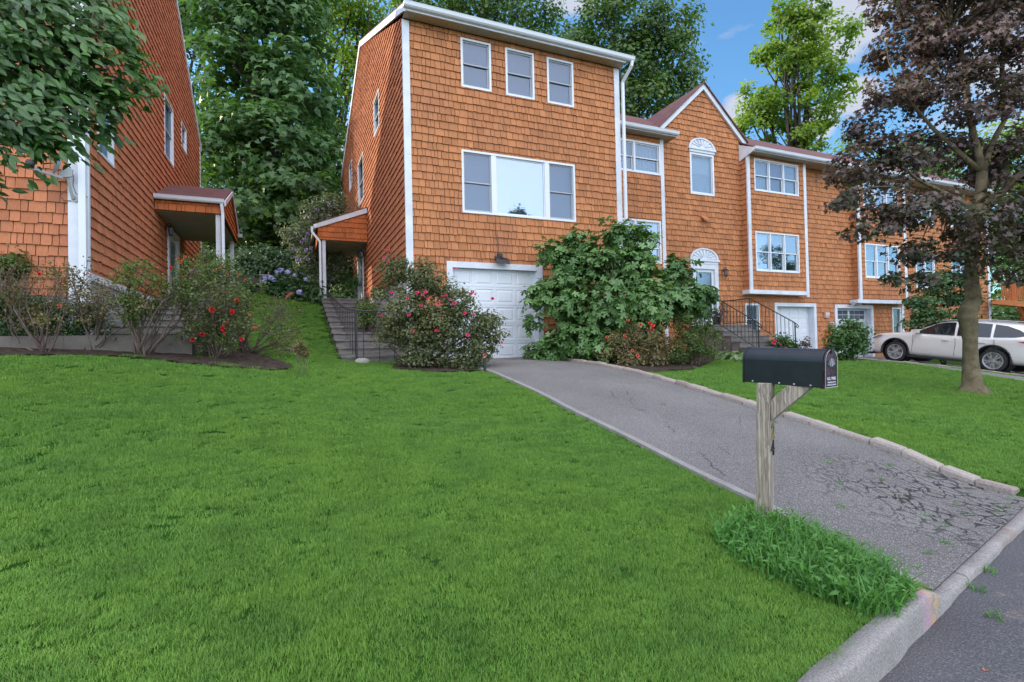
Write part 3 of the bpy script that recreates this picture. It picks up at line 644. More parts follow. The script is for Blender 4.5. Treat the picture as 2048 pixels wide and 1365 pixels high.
# eave soffit with ribs
def soffit(parent, x0, x1, y0, y1, z, mt='soffit', step=.13):
    mb = MB(); mb.box((x0, y0, z), (x1, y1, z+.012)); x = x0
    while x < x1: mb.box((x, y0, z-.007), (min(x1, x+.012), y1, z-.0005)); x += step
    return mb.build('soffit', mt, parent)

# ================================================================== MAIN HOUSE
XL, XR, YF, YRDG, YBK = 2.54, 8.57, 12.0, 19.4, 27.5
H1 = thing('town_house', 'tall orange cedar shingle house with a wide picture window over its white garage', 'house', (XL, YF, 1.2))
FP = FRONT(YF)
zE = 9.25
def FW(a, b, Y): (x0, z1_), (x1, z0_) = PY(*a, Y), PY(*b, Y); return x0, z0_, x1, z1_
w1 = FW((920, 75.6), (982.4, 185.7), YF); w2 = FW((1009.3, 96.9), (1068.5, 201), YF); w3 = FW((1092.3, 113.8), (1147, 217), YF)
wp = FW((922, 299.5), (1151, 445.5), YF)
wz = [w1, w2, w3]; zt = sum(w[3] for w in wz)/3; zb0 = sum(w[1] for w in wz)/3
wz = [(w[0], zb0, w[2], zt) for w in wz]
gx0, gx1, gtz = 3.63, 5.88, 3.47
holes = [*wz, wp, (gx0-.15, 1.0, gx1+.17, gtz+.13)]
wall(H1, *FP, [[(XL, 1.78), (XR, 1.78), (XR, zE+.03), (XL, zE+.03)]], holes, 11, 'cedar', ext=[[(XL, 1.1), (XR, 1.1), (XR, zE+.1), (XL, zE+.1)]])
fd = MB(); fd.box((XL, YF-.012, 0.6), (gx0-.15, YF+.2, 1.78)); fd.box((gx1+.17, YF-.012, .6), (XR, YF+.2, 1.78)); fd.box((XL+.01, YF+.2, .6), (XL+.2, 21.4, 3.3)); fd.box((XL+.012, 21.4, 2), (XL+.2, YBK, 4.45))
fd.build('foundation', 'stucco', H1)
for wv, cf in zip(wz, ((('dh', 1, 'screen', 'glass_dull'),),)*3): window(H1, FP, wv[0], wv[1], wv[2], wv[3], cf, .05)
window(H1, FP, *wp, cols=(('dh', 1, 'screen', 'glass_dull'), ('fix', 1.88, 'screen2', 'glass_bright'), ('dh', 1, 'screen', 'glass_dull')), frame=.05, mull=.13, label='wide picture window with a double-hung sash on each side')
SP = ((XL, 0, 0), (0, 1, 0), (-1, 0, 0))
zR, zBk = 12.72, 10.25
sw = [(19.2, 7.07, 20.7, 8.75), (22.8, 8.58, 23.85, 9.72), (15.5, 8.2, 16.5, 9.3)]
sdoor = (19.65, 3.25, 20.95, 5.35)
sp1 = [(YF, 3.3), (21.4, 3.3), (21.4, 10), (YRDG, zR), (YF, zE+.05)]
wall(H1, *SP, [[(YF, 2.0), (18.3, 3.3), (YRDG, 3.3), (YRDG, zR), (YF, zE+.05)], [(YRDG, 4.45), (YBK, 4.45), (YBK, zBk), (YRDG, zR)], [(YRDG, 3.3), (21.4, 3.3), (21.4, 4.45), (YRDG, 4.45)]], sw+[sdoor], 12, 'cedar_l')
for a in sw: window(H1, SP, a[0], a[1], a[2], a[3], (('dh', 1, 'screen', 'glass'),), .05)
cb = MB(); ribbox(cb, FP, XL-.03, XL+.135, 1.25, zE, -.02, .036); cb.build('corner_board', 'white', H1)
cb = MB(); ribbox(cb, FP, XR-.14, XR+.03, 1.25, zE, -.02, .036); cb.build('corner_board', 'white', H1)
# right and rear walls (plain boards, seen only from elsewhere)
rw = MB(); rw.face([(XR, YF, 1), (XR, YBK, 1), (XR, YBK, zBk), (XR, YRDG, zR), (XR, YF, zE+.05)], .5); rw.face([(XR, YBK, 1), (XL, YBK, 1), (XL, YBK, zBk), (XR, YBK, zBk)]); rw.build('rear_wall', 'cedar', H1)
# roof with overhang, soffit, gutter and rake boards
ye, ov = YF-.34, .06
sl1 = (zR-zE)/(YRDG-YF); zo = zE+.165
roofslab(H1, [(XL-ov, ye, zo+.05), (XR+ov, ye, zo+.05), (XR+ov, YRDG, zR+.2), (XL-ov, YRDG, zR+.2)], .04)
roofslab(H1, [(XL-ov, YRDG, zR+.2), (XR+ov, YRDG, zR+.2), (XR+ov, YBK+.3, zBk+.1), (XL-ov, YBK+.3, zBk+.1)], .04)
rk = MB()
rk.prism([(XL-ov, ye, zo+.01), (XL-ov, YRDG, zR+.158), (XL-ov, YRDG, zR-.04), (XL-ov, ye, zo-.16)], (.05, 0, 0)); rk.prism([(XL-ov, YRDG, zR+.158), (XL-ov, YBK+.28, zBk+.06), (XL-ov, YBK+.28, zBk-.12), (XL-ov, YRDG, zR-.06)], (.05, 0, 0))
rk.build('rake_board', 'white', H1)
fs_ = MB(); fs_.box((XL-ov+.052, ye, zo-.13), (XR+ov, ye+.03, zo-.002)); fs_.build('fascia', 'white', H1)
soffit(H1, XL-ov+.05, XR+ov, ye+.03, YF-.03, zo-.125)
gutter(H1, XL-ov, XR+.28, ye-.002, zo-.08)
xd = XR+.10
downspout(H1, [(xd+.12, ye-.06, zo-.07), (xd+.10, ye-.04, zo-.22), (xd, YF-.10, zo-.55), (xd, YF-.10, 1.4)])
# garage
gt = MB(); ring(gt, FP, gx0-.15, gx1+.17, 1.16, gtz+.13, .145, -.03, .04, .001)
ribbox(gt, FP, gx0-.004, gx1+.024, gtz-.0, gtz+.02, -.16, .0); ribbox(gt, FP, gx1+.0, gx1+.024, 1.16, gtz, -.16, .0); ribbox(gt, FP, gx0-.006, gx0, 1.16, gtz, -.16, 0); gt.build('garage_trim', 'white', H1)
garage_door(H1, FP, gx0, gx1, 1.2, gtz, 4, 5, .12)
# floodlight over the garage and its cable
fx, fz = PY(998, 522, YF); ft = thing('floodlight', 'black twin floodlight mounted above the white garage door with a loose cable', 'floodlight', (fx, YF-.02, fz+.1))
mb = MB(); mb.box((fx-.06, YF-.10, fz+.06), (fx+.06, YF-.025, fz+.17)); mb.tube([(fx, YF-.10, fz+.1), (fx+.02, YF-.2, fz+.03)], .02, 6); mb.build('bracket', 'blk', ft)
mb = MB(); mb.prism([(fx-.17, YF-.12, fz+.10), (fx+.19, YF-.12, fz+.05), (fx+.19, YF-.24, fz-.04), (fx-.17, YF-.24, fz+.0)], (0, -.02, -.09)); mb.build('lamp_head', 'blk', ft)
c0 = PY(990, 441, YF); c1_ = PY(992, 470, YF); mb = MB(); mb.tube([(c0[0], YF-.03, c0[1]), (c0[0]-.01, YF-.05, c0[1]-.25), (c1_[0]-.02, YF-.035, c1_[1]), (fx-.02, YF-.035, fz+.35), (fx-.03, YF-.04, fz+.16)], .007, 5); mb.build('cable', 'ironw', ft)
# side porch
px0 = .88; ypf, ypb = 18.46, 21.4
zl = 3.22
pr_ = H1
def pt(x, y): return PY(x, y, ypf)
pz0, pz1 = 5.78, 6.47
mb = MB(); mb.prism([(px0-.12, ypf-.08, pz0+.02), (XL-.03, ypf-.08, pz1+.04), (XL-.03, ypb, pz1+.04), (px0-.12, ypb, pz0+.02)], (0, 0, -.03)); PR = mb.build('porch_roof', 'roof', H1)
mb = MB(); mb.prism([(px0-.12, ypf-.07, pz0-.012), (XL-.03, ypf-.07, pz1+.008), (XL-.03, ypf-.07, pz1-.17), (px0-.12, ypf-.07, pz0-.16)], (0, .03, 0)); mb.build('rake_board', 'white', PR)
mb = MB(); shingles(mb, *FRONT(ypf), [(px0+.02, 5.29), (XL-.03, 5.29), (XL-.03, 6.31), (px0+.02, 5.68)], (), 31, z0=.11); mb.build('gable_wall', 'cedar_p', PR)
b2 = MB(); b2.prism([(px0+.02, ypf+.001, 5.29), (XL-.03, ypf+.001, 5.29), (XL-.03, ypf+.001, 6.4), (px0+.02, ypf+.001, 5.72)], (0, .05, 0)); b2.box((px0+.02, ypf+.06, 5.29), (px0+.07, ypb, 5.72)); b2.build('framing', 'cedar_p', PR)
soffit(PR, px0+.08, XL-.03, ypf+.055, ypb, 5.28, 'soffit_p', .12)
gutter(PR, ypf-.09, ypb, px0-.12, pz0-.12, ax='y')
for (x, y) in ((1.03, ypf+.04), (1.03, ypb-.1)):
    mb = MB(); mb.box((x, y, zl), (x+.11, y+.11, 5.28)); mb.box((x-.01, y-.01, zl-.15), (x+.12, y+.12, zl+.12)); mb.build('porch_post', 'white', H1)
downspout(H1, [(px0-.17, ypf-.03, pz0-.08), (px0-.17, ypf-.03, pz0-.26), (.96, ypf-.02, 5.2), (.96, ypf-.02, 3.45), (.80, ypf-.1, 3.3)], .07)
mb = MB(); ribbox(mb, SP, 19.55, 19.72, 3.25, 5.3, -.02, .07); ribbox(mb, SP, 20.88, 21.05, 3.25, 5.3, -.02, .07); ribbox(mb, SP, 19.72, 20.88, 5.18, 5.3, -.02, .07); ribbox(mb, SP, 19.72, 20.88, 3.25, 5.18, -.06, -.02); DR = mb.build('side_door', 'white', H1)
mb = MB(); ribbox(mb, SP, 19.9, 20.7, 4.0, 5.05, -.02, -.01); mb.build('pane', 'glass_dull', DR)
lantern(H1, (XL-.02, 19.0, 5.05), (-1, 0, 0))
# ================================================================== side steps and railing
def steps(name, label, x0f, x1f, ytop, ybot, ztop, zbot, n, mt='step', group=None, land=0):
    t = thing(name, label, 'steps', (x0f, ybot, zbot), group)
    dy, dz = (ytop-ybot)/(n-1), (ztop-zbot)/n
    for i in range(n):
        y0 = ybot+dy*i; zt_ = zbot+dz*(i+1); y1 = ytop+land if i == n-1 else ybot+dy*(i+1)+.05
        mb = MB(); mb.box((x0f+.02, y0+.02, zbot-.6), (x1f-.02, y1, zt_-.04)); mb.box((x0f, y0-.012, zt_-.0395), (x1f, y1-.06*(i < n-1), zt_)); mb.build('step', mt, t)
    return t
ST1 = steps('porch_steps', 'long grey concrete steps rising beside the lawn to the side porch', .93, 2.35, 17.6, 11.0, 3.22, 1.2, 11, land=3.6)
def railing(name, label, segs, zrail, posts, mt='iron', rad=.016, brad=.008, gap=.13, bot=None, group=None):
    """segs: list of (x, y, zground, ztop)"""
    t = thing(name, label, 'railing', (segs[0][0], segs[0][1], segs[0][2]), group)
    mb = MB(); mb.tube([(x, y, zt_) for x, y, zg, zt_ in segs], rad, 6); mb.build('handrail', mt, t, smooth=True)
    if bot is not None: mb = MB(); mb.tube([(x, y, zg+bot) for x, y, zg, zt_ in segs], rad*.7, 5); mb.build('bottom_rail', mt, t)
    for a, b in zip(segs[:-1], segs[1:]):
        L = math.dist(a[:2], b[:2]); n = max(1, int(L/gap))
        for i in range(n):
            k = (i+.5)/n; q = [a[j]+(b[j]-a[j])*k for j in range(4)]
            mb = MB(); mb.tube([(q[0], q[1], q[2]+(bot or 0)), (q[0], q[1], q[3])], brad, 5); mb.build('baluster', mt, t)
    for i in posts:
        x, y, zg, zt_ = segs[i]; mb = MB(); mb.tube([(x, y, zg-.1), (x, y, zt_)], rad*1.05, 6); mb.build('rail_post', mt, t)
    return t
rr = []
for (a, b, Y) in (((651, 583), (651, 612), 18.0), ((664, 590), (664, 622), 16.9), ((683, 615), (683, 650), 14.4), ((712, 621), (712, 705), 11.3), ((765, 622), (765, 700), 11.3)):
    pass
zs1 = lambda y: 1.2+(y-11)/(17.6-11)*2.02
rl = []
for y in () if True else (18.0, 17.4, 16.4, 15.2, 13.8, 12.5, 11.4): rl.append((1.12+(.04 if y > 17 else 0)+.012*(18-y), y, min(3.22, zs1(y)), min(3.22, zs1(y))+.86))
for (x_, y_, X_) in ((651, 583, 1.16), (657, 584, 1.17), (664, 592, 1.185), (674, 603, 1.20), (683, 612, 1.215), (697, 619, 1.225), (712, 621, 1.235)):
    yy_, zz_ = PX(x_, y_, X_); zg_ = min(3.22, max(1.22, zs1(yy_))); rl.append((X_, yy_, zg_, zz_))
yl = rl[-1][1]
for x_ in (740, 775, 800): a_, b_ = PY(x_, 622.5+(x_-712)*.02, yl); rl.append((a_, yl, 1.25, b_))
railing('step_railing', 'weathered iron handrail curving down the side steps then level towards the roses', rl, .9, [0, 6], 'ironw', .019, .009, .38)
# ================================================================== LEFT HOUSE
LX, LY, LB = -3.15, 10.9, 22.95
H2 = thing('town_house', 'orange cedar shingle house at the left edge with a satellite dish on its corner', 'house', (LX, LY, 1.7))
LP = FRONT(LY); zL0 = 2.90
zLr, yLr = 12.95, 17.9; zLE, zLB = 9.3, 9.6
wall(H2, *LP, [[(-9.2, 2.5), (LX, 2.5), (LX, zLE), (-9.2, zLE)]], [(-6.6, 5.6, -4.4, 7.0)], 21, 'cedar_l')
window(H2, LP, -6.6, 5.6, -4.4, 7.0, (('dh', 1, 'screen', 'glass_dull'), ('dh', 1, 'screen', 'glass_dull')), .06)
LS = ((LX, 0, 0), (0, 1, 0), (1, 0, 0))
lw = [(11.35, 5.15, 12.25, 6.5), (16.8, 7.05, 17.98, 8.78), (19.25, 8.2, 20.1, 9.05)]; ldoor = (17.15, 3.0, 18.45, 5.05)
wall(H2, *LS, [[(LY, zL0), (yLr, zL0), (yLr, zLr), (LY, zLE)], [(yLr, zL0), (LB, zL0), (LB, zLB), (yLr, zLr)]], lw+[ldoor], 22, 'cedar_l')
for a in lw: window(H2, LS, a[0], a[1], a[2], a[3], (('dh', 1, 'curtain', 'glass_dull'),), .05, sashm='white2')
mb = MB(); mb.box((-9.2, LY+.006, .8), (LX-.02, LY+.2, 2.52)); mb.box((LX-.2, LY+.2, .8), (LX-.012, LB, 2.78)); mb.build('foundation', 'stucco', H2)
mb = MB(); ribbox(mb, LS, LY+.04, LB, 2.78, 2.905, -.01, .036); mb.build('skirt_board', 'white', H2)
mb = MB(); ribbox(mb, LP, LX-.26, LX+.03, 1.72, zLE, -.02, .04); mb.build('corner_board', 'white', H2)
downspout(H2, [(LX-.045, LY-.09, 9.2), (LX-.045, LY-.09, 1.9), (LX-.04, LY-.25, 1.78)], .10)
mb = MB(); ribbox(mb, LS, LB-.03, LB+.02, zL0, zLB, -.01, .04); mb.build('corner_board', 'white', H2)
mb = MB(); mb.face([(-9.2, LB, 1), (LX, LB, 1), (LX, LB, zLB), (-9.2, LB, zLB)]); mb.face([(-9.2, LY, 1), (-9.2, LB, 1), (-9.2, LB, zLB), (-9.2, yLr, zLr), (-9.2, LY, zLE)]); mb.build('rear_wall', 'cedar', H2)
roofslab(H2, [(-9.3, LY-.3, zLE-.05), (LX+.05, LY-.3, zLE-.05), (LX+.05, yLr, zLr+.15), (-9.3, yLr, zLr+.15)], .04)
roofslab(H2, [(-9.3, yLr, zLr+.15), (LX+.05, yLr, zLr+.15), (LX+.05, LB+.25, zLB+.02), (-9.3, LB+.25, zLB+.02)], .04)
mb = MB(); mb.prism([(LX+.01, yLr, zLr+.1), (LX+.01, LB+.22, zLB-.02), (LX+.01, LB+.22, zLB-.16), (LX+.01, yLr, zLr-.05)], (.05, 0, 0)); mb.prism([(LX+.01, LY-.28, zLE-.1), (LX+.01, yLr, zLr+.1), (LX+.01, yLr, zLr-.05), (LX+.01, LY-.28, zLE-.25)], (.05, 0, 0)); mb.build('rake_board', 'white', H2)
mb = MB(); ribbox(mb, LS, 17.0, 17.18, 3.0, 5.1, -.02, .06); ribbox(mb, LS, 18.4, 18.56, 3.0, 5.1, -.02, .06); ribbox(mb, LS, 17.18, 18.4, 4.95, 5.1, -.02, .06); ribbox(mb, LS, 17.18, 18.4, 3.0, 4.95, -.06, -.02); DR = mb.build('side_door', 'white', H2)
mb = MB(); ribbox(mb, LS, 17.35, 18.2, 3.8, 4.8, -.02, -.01); mb.build('pane', 'glass_dull', DR)
lantern(H2, (LX+.03, 16.7, 5.0), (1, 0, 0))
# left porch with its gabled roof
ye1, yr1, ye2, xo = 15.5, 17.5, 19.5, -1.56
mb = MB(); mb.prism([(LX+.03, ye1-.02, 5.58), (xo, ye1-.02, 5.58), (xo, yr1, 6.42), (LX+.03, yr1, 6.42)], (0, 0, -.04)); mb.prism([(LX+.03, yr1, 6.42), (xo, yr1, 6.42), (xo, ye2, 5.58), (LX+.03, ye2, 5.58)], (0, 0, -.04)); PL = mb.build('porch_roof', 'roof', H2)
mb = MB()
for (ya, yb_) in ((ye1-.02, yr1), (ye2, yr1)): mb.prism([(xo, ya, 5.54), (xo, yb_, 6.38), (xo, yb_, 6.26), (xo, ya, 5.40)], (.03, 0, 0))
mb.build('rake_board', 'white', PL)
gutter(PL, LX+.03, xo, ye1-.02, 5.45)
mb = MB(); shingles(mb, *FRONT(ye1+.05), [(LX+.03, 5.20), (xo-.06, 5.20), (xo-.06, 5.44), (LX+.03, 5.44)], (), 33, z0=.10)
shingles(mb, (xo-.05, 0, 0), (0, 1, 0), (1, 0, 0), [(ye1+.06, 5.2), (ye2-.06, 5.2), (ye2-.06, 5.5), (yr1, 6.34), (ye1+.06, 5.5)], (), 34, z0=.10); mb.build('gable_wall', 'cedar_p', PL)
b2 = MB(); b2.box((LX+.03, ye1+.051, 5.2), (xo-.055, ye1+.1, 5.5)); b2.prism([(xo-.055, ye1+.06, 5.2), (xo-.055, ye2-.06, 5.2), (xo-.055, ye2-.06, 5.5), (xo-.055, yr1, 6.34), (xo-.055, ye1+.06, 5.5)], (-.05, 0, 0)); b2.build('framing', 'back', PL)
soffit(PL, LX+.03, xo-.12, ye1+.1, ye2-.06, 5.19, 'soffit_p', .12)
for (x, y) in ((-1.78, 15.6), (-1.78, 19.1)):
    mb = MB(); mb.box((x, y, 2.95), (x+.11, y+.11, 5.19)); mb.build('porch_post', 'white', H2)
downspout(H2, [(-1.62, ye1-.07, 5.45), (-1.60, ye1-.02, 5.2), (-1.60, ye1+.03, 3.0)], .07)
mb = MB(); mb.box((xo+.0, ye2-.3, 5.35), (xo+.14, ye2-.16, 5.47)); mb.build('gutter_outlet', 'steelg', PL)
steps('porch_steps', 'grey concrete steps at the left house behind the bare rose bushes', -2.95, -1.62, 15.3, 10.55, 3.0, 1.72, 8, land=3.9)
# satellite dish on the corner board
dx, dz = PY(148, 395, LY-.06); SD = thing('satellite_dish', 'grey satellite dish on a bent mast fixed to the white corner board', 'satellite dish', (dx, LY-.05, dz))
def LPt(x, y, off): q = PY(x, y, LY-off); return (q[0], LY-off, q[1])
mb = MB(); mb.lathe([(.001, 0), (.05, 0), (.05, .02), (.001, .02)], LPt(150, 398, .07), 'y', 12); mb.tube([LPt(146, 398, .09), LPt(140, 375, .16), LPt(134, 352, .22)], .022, 8); mb.build('mast', 'steelg', SD)
mb = MB(); a_ = Vector(LPt(130, 345, .25)); mb.prism([a_+Vector((-.10, 0, -.10)), a_+Vector((.09, 0, -.06)), a_+Vector((.10, 0, .06)), a_+Vector((-.02, 0, .10))], (0, .04, 0)); mb.build('bracket', 'steelg', SD)
mb = MB(); N_ = Vector((-.93, -.28, .25)).normalized(); U_ = N_.cross(Vector((0, 0, 1))).normalized(); V_ = U_.cross(N_); cN = Vector(LPt(121, 330, .30)); prev = None
for k in range(6):
    rr_ = .19*k/5; ringp = [cN+(U_*math.cos(2*PI*j/24)*1.0+V_*math.sin(2*PI*j/24)*1.1)*rr_+N_*(.35*(rr_/.19)**2*.15) for j in range(24)]
    if prev: mb.mesh(prev+ringp, [(j, 24+j, 24+(j+1) % 24, (j+1) % 24) for j in range(24)])
    prev = ringp
mb.build('reflector', 'steelg', SD, smooth=True)
mb = MB(); mb.bar(LPt(124, 356, .26), LPt(60, 336, .62), .03, .04); mb.build('feed_arm', 'steelg', SD)
mb = MB(); q = Vector(LPt(60, 336, .62)); mb.lathe([(.001, -.05), (.05, -.05), (.06, .02), (.04, .07), (.001, .07)], q+Vector((0, 0, .05)), 'z', 12); mb.build('receiver', 'blk', SD, smooth=True)
mb = MB(); mb.tube([LPt(143, 345, .22), LPt(147, 352, .12), LPt(146, 372, .10), LPt(152, 388, .07), LPt(176, 395, .12)], .006, 5); mb.tube([LPt(135, 378, .08), LPt(120, 392, .05), LPt(128, 402, .05), LPt(142, 402, .06)], .006, 5); mb.build('cable', 'ironw', SD)
# low wall in front of the left house
mb = MB(); n_ = 24
for i in range(n_):
    xa, xb = -9+(7.35*i/n_), -9+(7.35*(i+1)/n_); mb.box((xa+.001, 9.93, .9), (xb-.001, 10.07, 1.80-.0*i))
mb.box((-1.649, 9.93, .9), (-1.50, 11.4, 1.72))
tag(mb.build('garden_wall', 'conc'), 'low grey concrete wall running behind the bare rose bushes', 'wall')

# ================================================================== ROW OF TOWN HOUSES
YC, YBx = 13.7, 13.4
CPn, BPn = FRONT(YC), FRONT(YBx)
H3 = thing('town_house', 'orange shingle house with a steep front gable and arched white door hood', 'house', (XR+.03, YC, .95))
XA, XG, XB0, XB1, XS = 8.6, 11.28, 15.0, 17.95, 19.35
zA, zB = 8.17, 8.2
A1 = FW((1243, 270), (1320.5, 352.5), YBx); A2 = FW((1241, 436), (1322.5, 528), YBx)
A1 = (9.1, A1[1], A1[2], 8.0); A2 = (9.1, 4.1, A2[2], A2[3])
wall(H3, *BPn, [[(XA, 1.6), (XG, 1.6), (XG, zA), (XA, zA)]], [A1, A2], 41, 'cedar')
CL = ('dh', 1, 'curtain', 'glass_dull'); CS = ('dh', 1, 'dcurtain', 'glass'); CD = ('dh', 1, 'dark', 'glass')
window(H3, BPn, *A1, cols=(('dh', 1, 'dcurtain', 'glass_dull'), CL), sashm='white2'); window(H3, BPn, *A2, cols=(('dh', 1, 'dark', 'glass'), CS), rail=.35)
gw = FW((1378, 304), (1428, 394), YC); gd = (12.55, 2.1, 13.78, 4.22)
b2w = FW((1506.3, 317), (1596.3, 394), YBx); b1w = FW((1509.3, 463), (1598.5, 547.5), YBx)
ga = (16.5, .9, 18.75, 2.95); sw2 = (15.02, 1.75, 15.72, 2.9)
apx, apz, gsl = 13.3, 10.42, .93
wall(H3, *CPn, [[(XG, .9), (XS, .9), (XS, 3.3), (XG, 3.3)], [(XG, 3.3), (XB0, 3.3), (XB0, 8.75), (XG, 8.75)], [(XB1-.05, 3.3), (XS, 3.3), (XS, 8.2), (XB1-.05, 8.2)], [(XG+.2, 8.75), (15.1, 8.75), (apx, apz)]], [gw, gd, ga, sw2], 42, 'cedar', ext=[[(XG, .5), (XS, .5), (XS, 8.3), (XG, 8.3)], [(XG+.2, 8.2), (15.1, 8.2), (apx, apz)]])
wall(H3, *BPn, [[(XB0, 3.35), (XB1, 3.35), (XB1, zB), (XB0, zB)]], [b2w, b1w], 43, 'cedar')
wall(H3, (XB0, 0, 0), (0, 1, 0), (-1, 0, 0), [[(YBx, 3.35), (YC, 3.35), (YC, zB), (YBx, zB)]], (), 44, 'cedar', 'side_wall')
window(H3, BPn, *b2w, cols=(CL, ('dh', 1, 'screen2', 'glass_dull'), CL), frame=.045, mull=.05, sashm='white2'); window(H3, BPn, *b1w, cols=(('dh', 1, 'half', 'glass'), CD, CD), frame=.045, mull=.05)
window(H3, CPn, *gw, cols=(('fix', 1, 'half', 'glass_dull'),), frame=.07); sunburst(H3, CPn, (gw[0]+gw[2])/2, gw[3]+.10, (gw[2]-gw[0])/2*1.05, 'window_hood')
window(H3, CPn, *sw2, cols=(('dh', 1, 'screen2', 'glass_dull'),), frame=.06)
# entrance door
mb = MB(); ring(mb, CPn, gd[0], gd[2], gd[1], gd[3], .16, -.05, .06, .02); ED = mb.build('entrance_door', 'white', H3)
mb = MB(); ring(mb, CPn, gd[0]+.162, gd[2]-.162, gd[1]+.02, gd[3]-.162, .10, -.04, .0, .22); mb.build('storm_door', 'white2', ED)
mb = MB(); ribbox(mb, CPn, gd[0]+.26, gd[2]-.26, gd[1]+.24, gd[3]-.26, -.03, -.024); mb.build('pane', 'glass_dull', ED)
mb = MB(); ribbox(mb, CPn, gd[0]+.2, gd[2]-.2, gd[1]+.1, gd[3]-.2, -.09, -.08); mb.build('door_leaf', 'curtain', ED)
sunburst(H3, CPn, (gd[0]+gd[2])/2, gd[3]+.10, (gd[2]-gd[0])/2*1.0, 'door_hood')
lx = PY(1445, 545, YC); lantern(H3, (lx[0], YC-.03, lx[1]+.05)); lx = PY(1376, 548, YC); lantern(H3, (lx[0], YC-.03, lx[1]+.05))
vx, vz = PY(1406, 440, YC); mb = MB(); mb.prism([(vx-.12, YC-.03, vz+.12), (vx+.12, YC-.03, vz+.12), (vx+.12, YC-.18, vz+.0), (vx-.12, YC-.18, vz+.0)], (0, 0, -.06)); mb.build('vent_hood', 'orange_wood', H3)
for (x0, x1, z0_, pl) in ((XG-.13, XG+.005, 1.4, BPn), (XB0-.03, XB0+.11, 3.3, BPn), (XB1-.10, XB1+.04, 3.15, BPn)):
    mb = MB(); ribbox(mb, pl, x0, x1, z0_, zB, -.02, .036); mb.build('corner_board', 'white', H3)
mb = MB(); mb.box((XB0-.10, YBx-.06, 3.22), (XB1-.12, YC-.03, 3.36)); mb.build('skirt_board', 'white', H3)
# gable rakes and roof
gx0_, gx1_ = 11.35, 15.25; zf0, zf1 = apz+.1-gsl*(apx-gx0_), apz+.1-gsl*(gx1_-apx)
mb = MB()
for (x, z) in ((gx0_, zf0), (gx1_, zf1)): mb.prism([(apx, YC-.10, apz+.1), (x, YC-.10, z), (x, YC-.10, z-.19), (apx, YC-.10, apz-.10)], (0, .07, 0))
mb.build('rake_board', 'white', H3)
mb = MB(); mb.prism([(apx, YC-.16, apz+.14), (gx0_-.03, YC-.16, zf0+.02), (gx0_-.03, 17.5, zf0+.02), (apx, 17.5, apz+.14)], (0, 0, -.04)); mb.prism([(apx, YC-.16, apz+.14), (apx, 17.5, apz+.14), (gx1_+.03, 17.5, zf1+.02), (gx1_+.03, YC-.16, zf1+.02)], (0, 0, -.04)); mb.build('gable_roof', 'roof', H3)
def roweave(parent, x0, x1, xr0, xr1, zt_, lab=None):
    ye_ = YBx-.34; zz = zt_+.06
    zy = lambda y: zz+.07+(y-ye_)*.60
    if parent is H3:
        for a_, b_, y_ in ((xr0, XG+.34, ye_), (XG+.341, XB0-.051, YC+.01), (XB0-.05, xr1, ye_)): roofslab(parent, [(a_, y_, zy(y_)), (b_, y_, zy(y_)), (b_, 17.2, zy(17.2)), (a_, 17.2, zy(17.2))], .04)
    else: roofslab(parent, [(xr0, ye_, zz+.07), (xr1, ye_, zz+.07), (xr1, 17.2, zy(17.2)), (xr0, 17.2, zy(17.2))], .04)
    mb = MB(); mb.prism([(xr0, 17.2, zy(17.2)-.003), (xr1, 17.2, zy(17.2)-.003), (xr1, 22, zz-.2), (xr0, 22, zz-.2)], (0, 0, -.04)); mb.build('rear_roof', 'roof', parent)
    mb = MB(); mb.box((x0, ye_, zz-.10), (x1, ye_+.03, zz+.03)); mb.build('fascia', 'white', parent)
    soffit(parent, x0, x1, ye_+.031, YC-.03, zz-.10); gutter(parent, x0-.02, x1, ye_-.002, zz-.07)
roweave(H3, XA+.05, XG+.32, XA+.05, XS, zB+.03)
ye_ = YBx-.34; zz = zB+.09
mb = MB(); mb.box((XB0-.02, ye_, zz-.10), (XS, ye_+.03, zz+.03)); mb.build('fascia', 'white', H3); soffit(H3, XB0-.02, XS, ye_+.031, YC-.03, zz-.10); gutter(H3, XB0-.04, XS, ye_-.002, zz-.07)
mb = MB(); mb.prism([(XB0-.03, ye_, zz+.03), (XB0-.03, YC-.02, zz+.33), (XB0-.03, YC-.02, zz-.28), (XB0-.03, ye_, zz-.1)], (-.03, 0, 0)); mb.build('eave_return', 'white', H3)
mb = MB(); ring(mb, CPn, ga[0], ga[2], ga[1], ga[3], .13, -.02, .04, .001); ribbox(mb, CPn, ga[2]-.14, ga[2]-.128, .9, 2.83, -.3, .0); ribbox(mb, CPn, ga[0]+.13, ga[2]-.14, 2.82, 2.83, -.3, 0); mb.build('garage_trim', 'white', H3)
garage_door(H3, CPn, ga[0]+.132, ga[2]-.142, .95, 2.82, 4, 5, .22)
# meter and its pipes on the wall
bx, bz = PY(1650, 631, YC); UB = thing('meter_box', 'small pale pink utility box on the shingles right of the middle garage', 'utility box', (bx, YC-.03, bz)); mb = MB(); mb.box((bx-.10, YC-.10, bz-.1), (bx+.10, YC-.026, bz+.1)); mb.build('case', simple('pale_pink_metal', (.55, .40, .38), .5), UB); mb = MB(); mb.box((bx-.11, YC-.115, bz-.02), (bx+.11, YC-.10, bz+.11)); mb.build('lid', simple('pale_pink_lid', (.62, .48, .45), .5), UB)
bx, bz = PY(1659, 649, YC); UM = thing('electric_meter', 'round glass electric meter above brown pipes beside the end garage', 'electric meter', (bx, YC-.03, bz))
mb = MB(); mb.lathe([(.001, 0), (.09, 0), (.10, -.05), (.085, -.13), (.001, -.14)], (bx, YC-.03, bz), 'y', 14); mb.build('meter_face', 'steelg', UM, smooth=True)
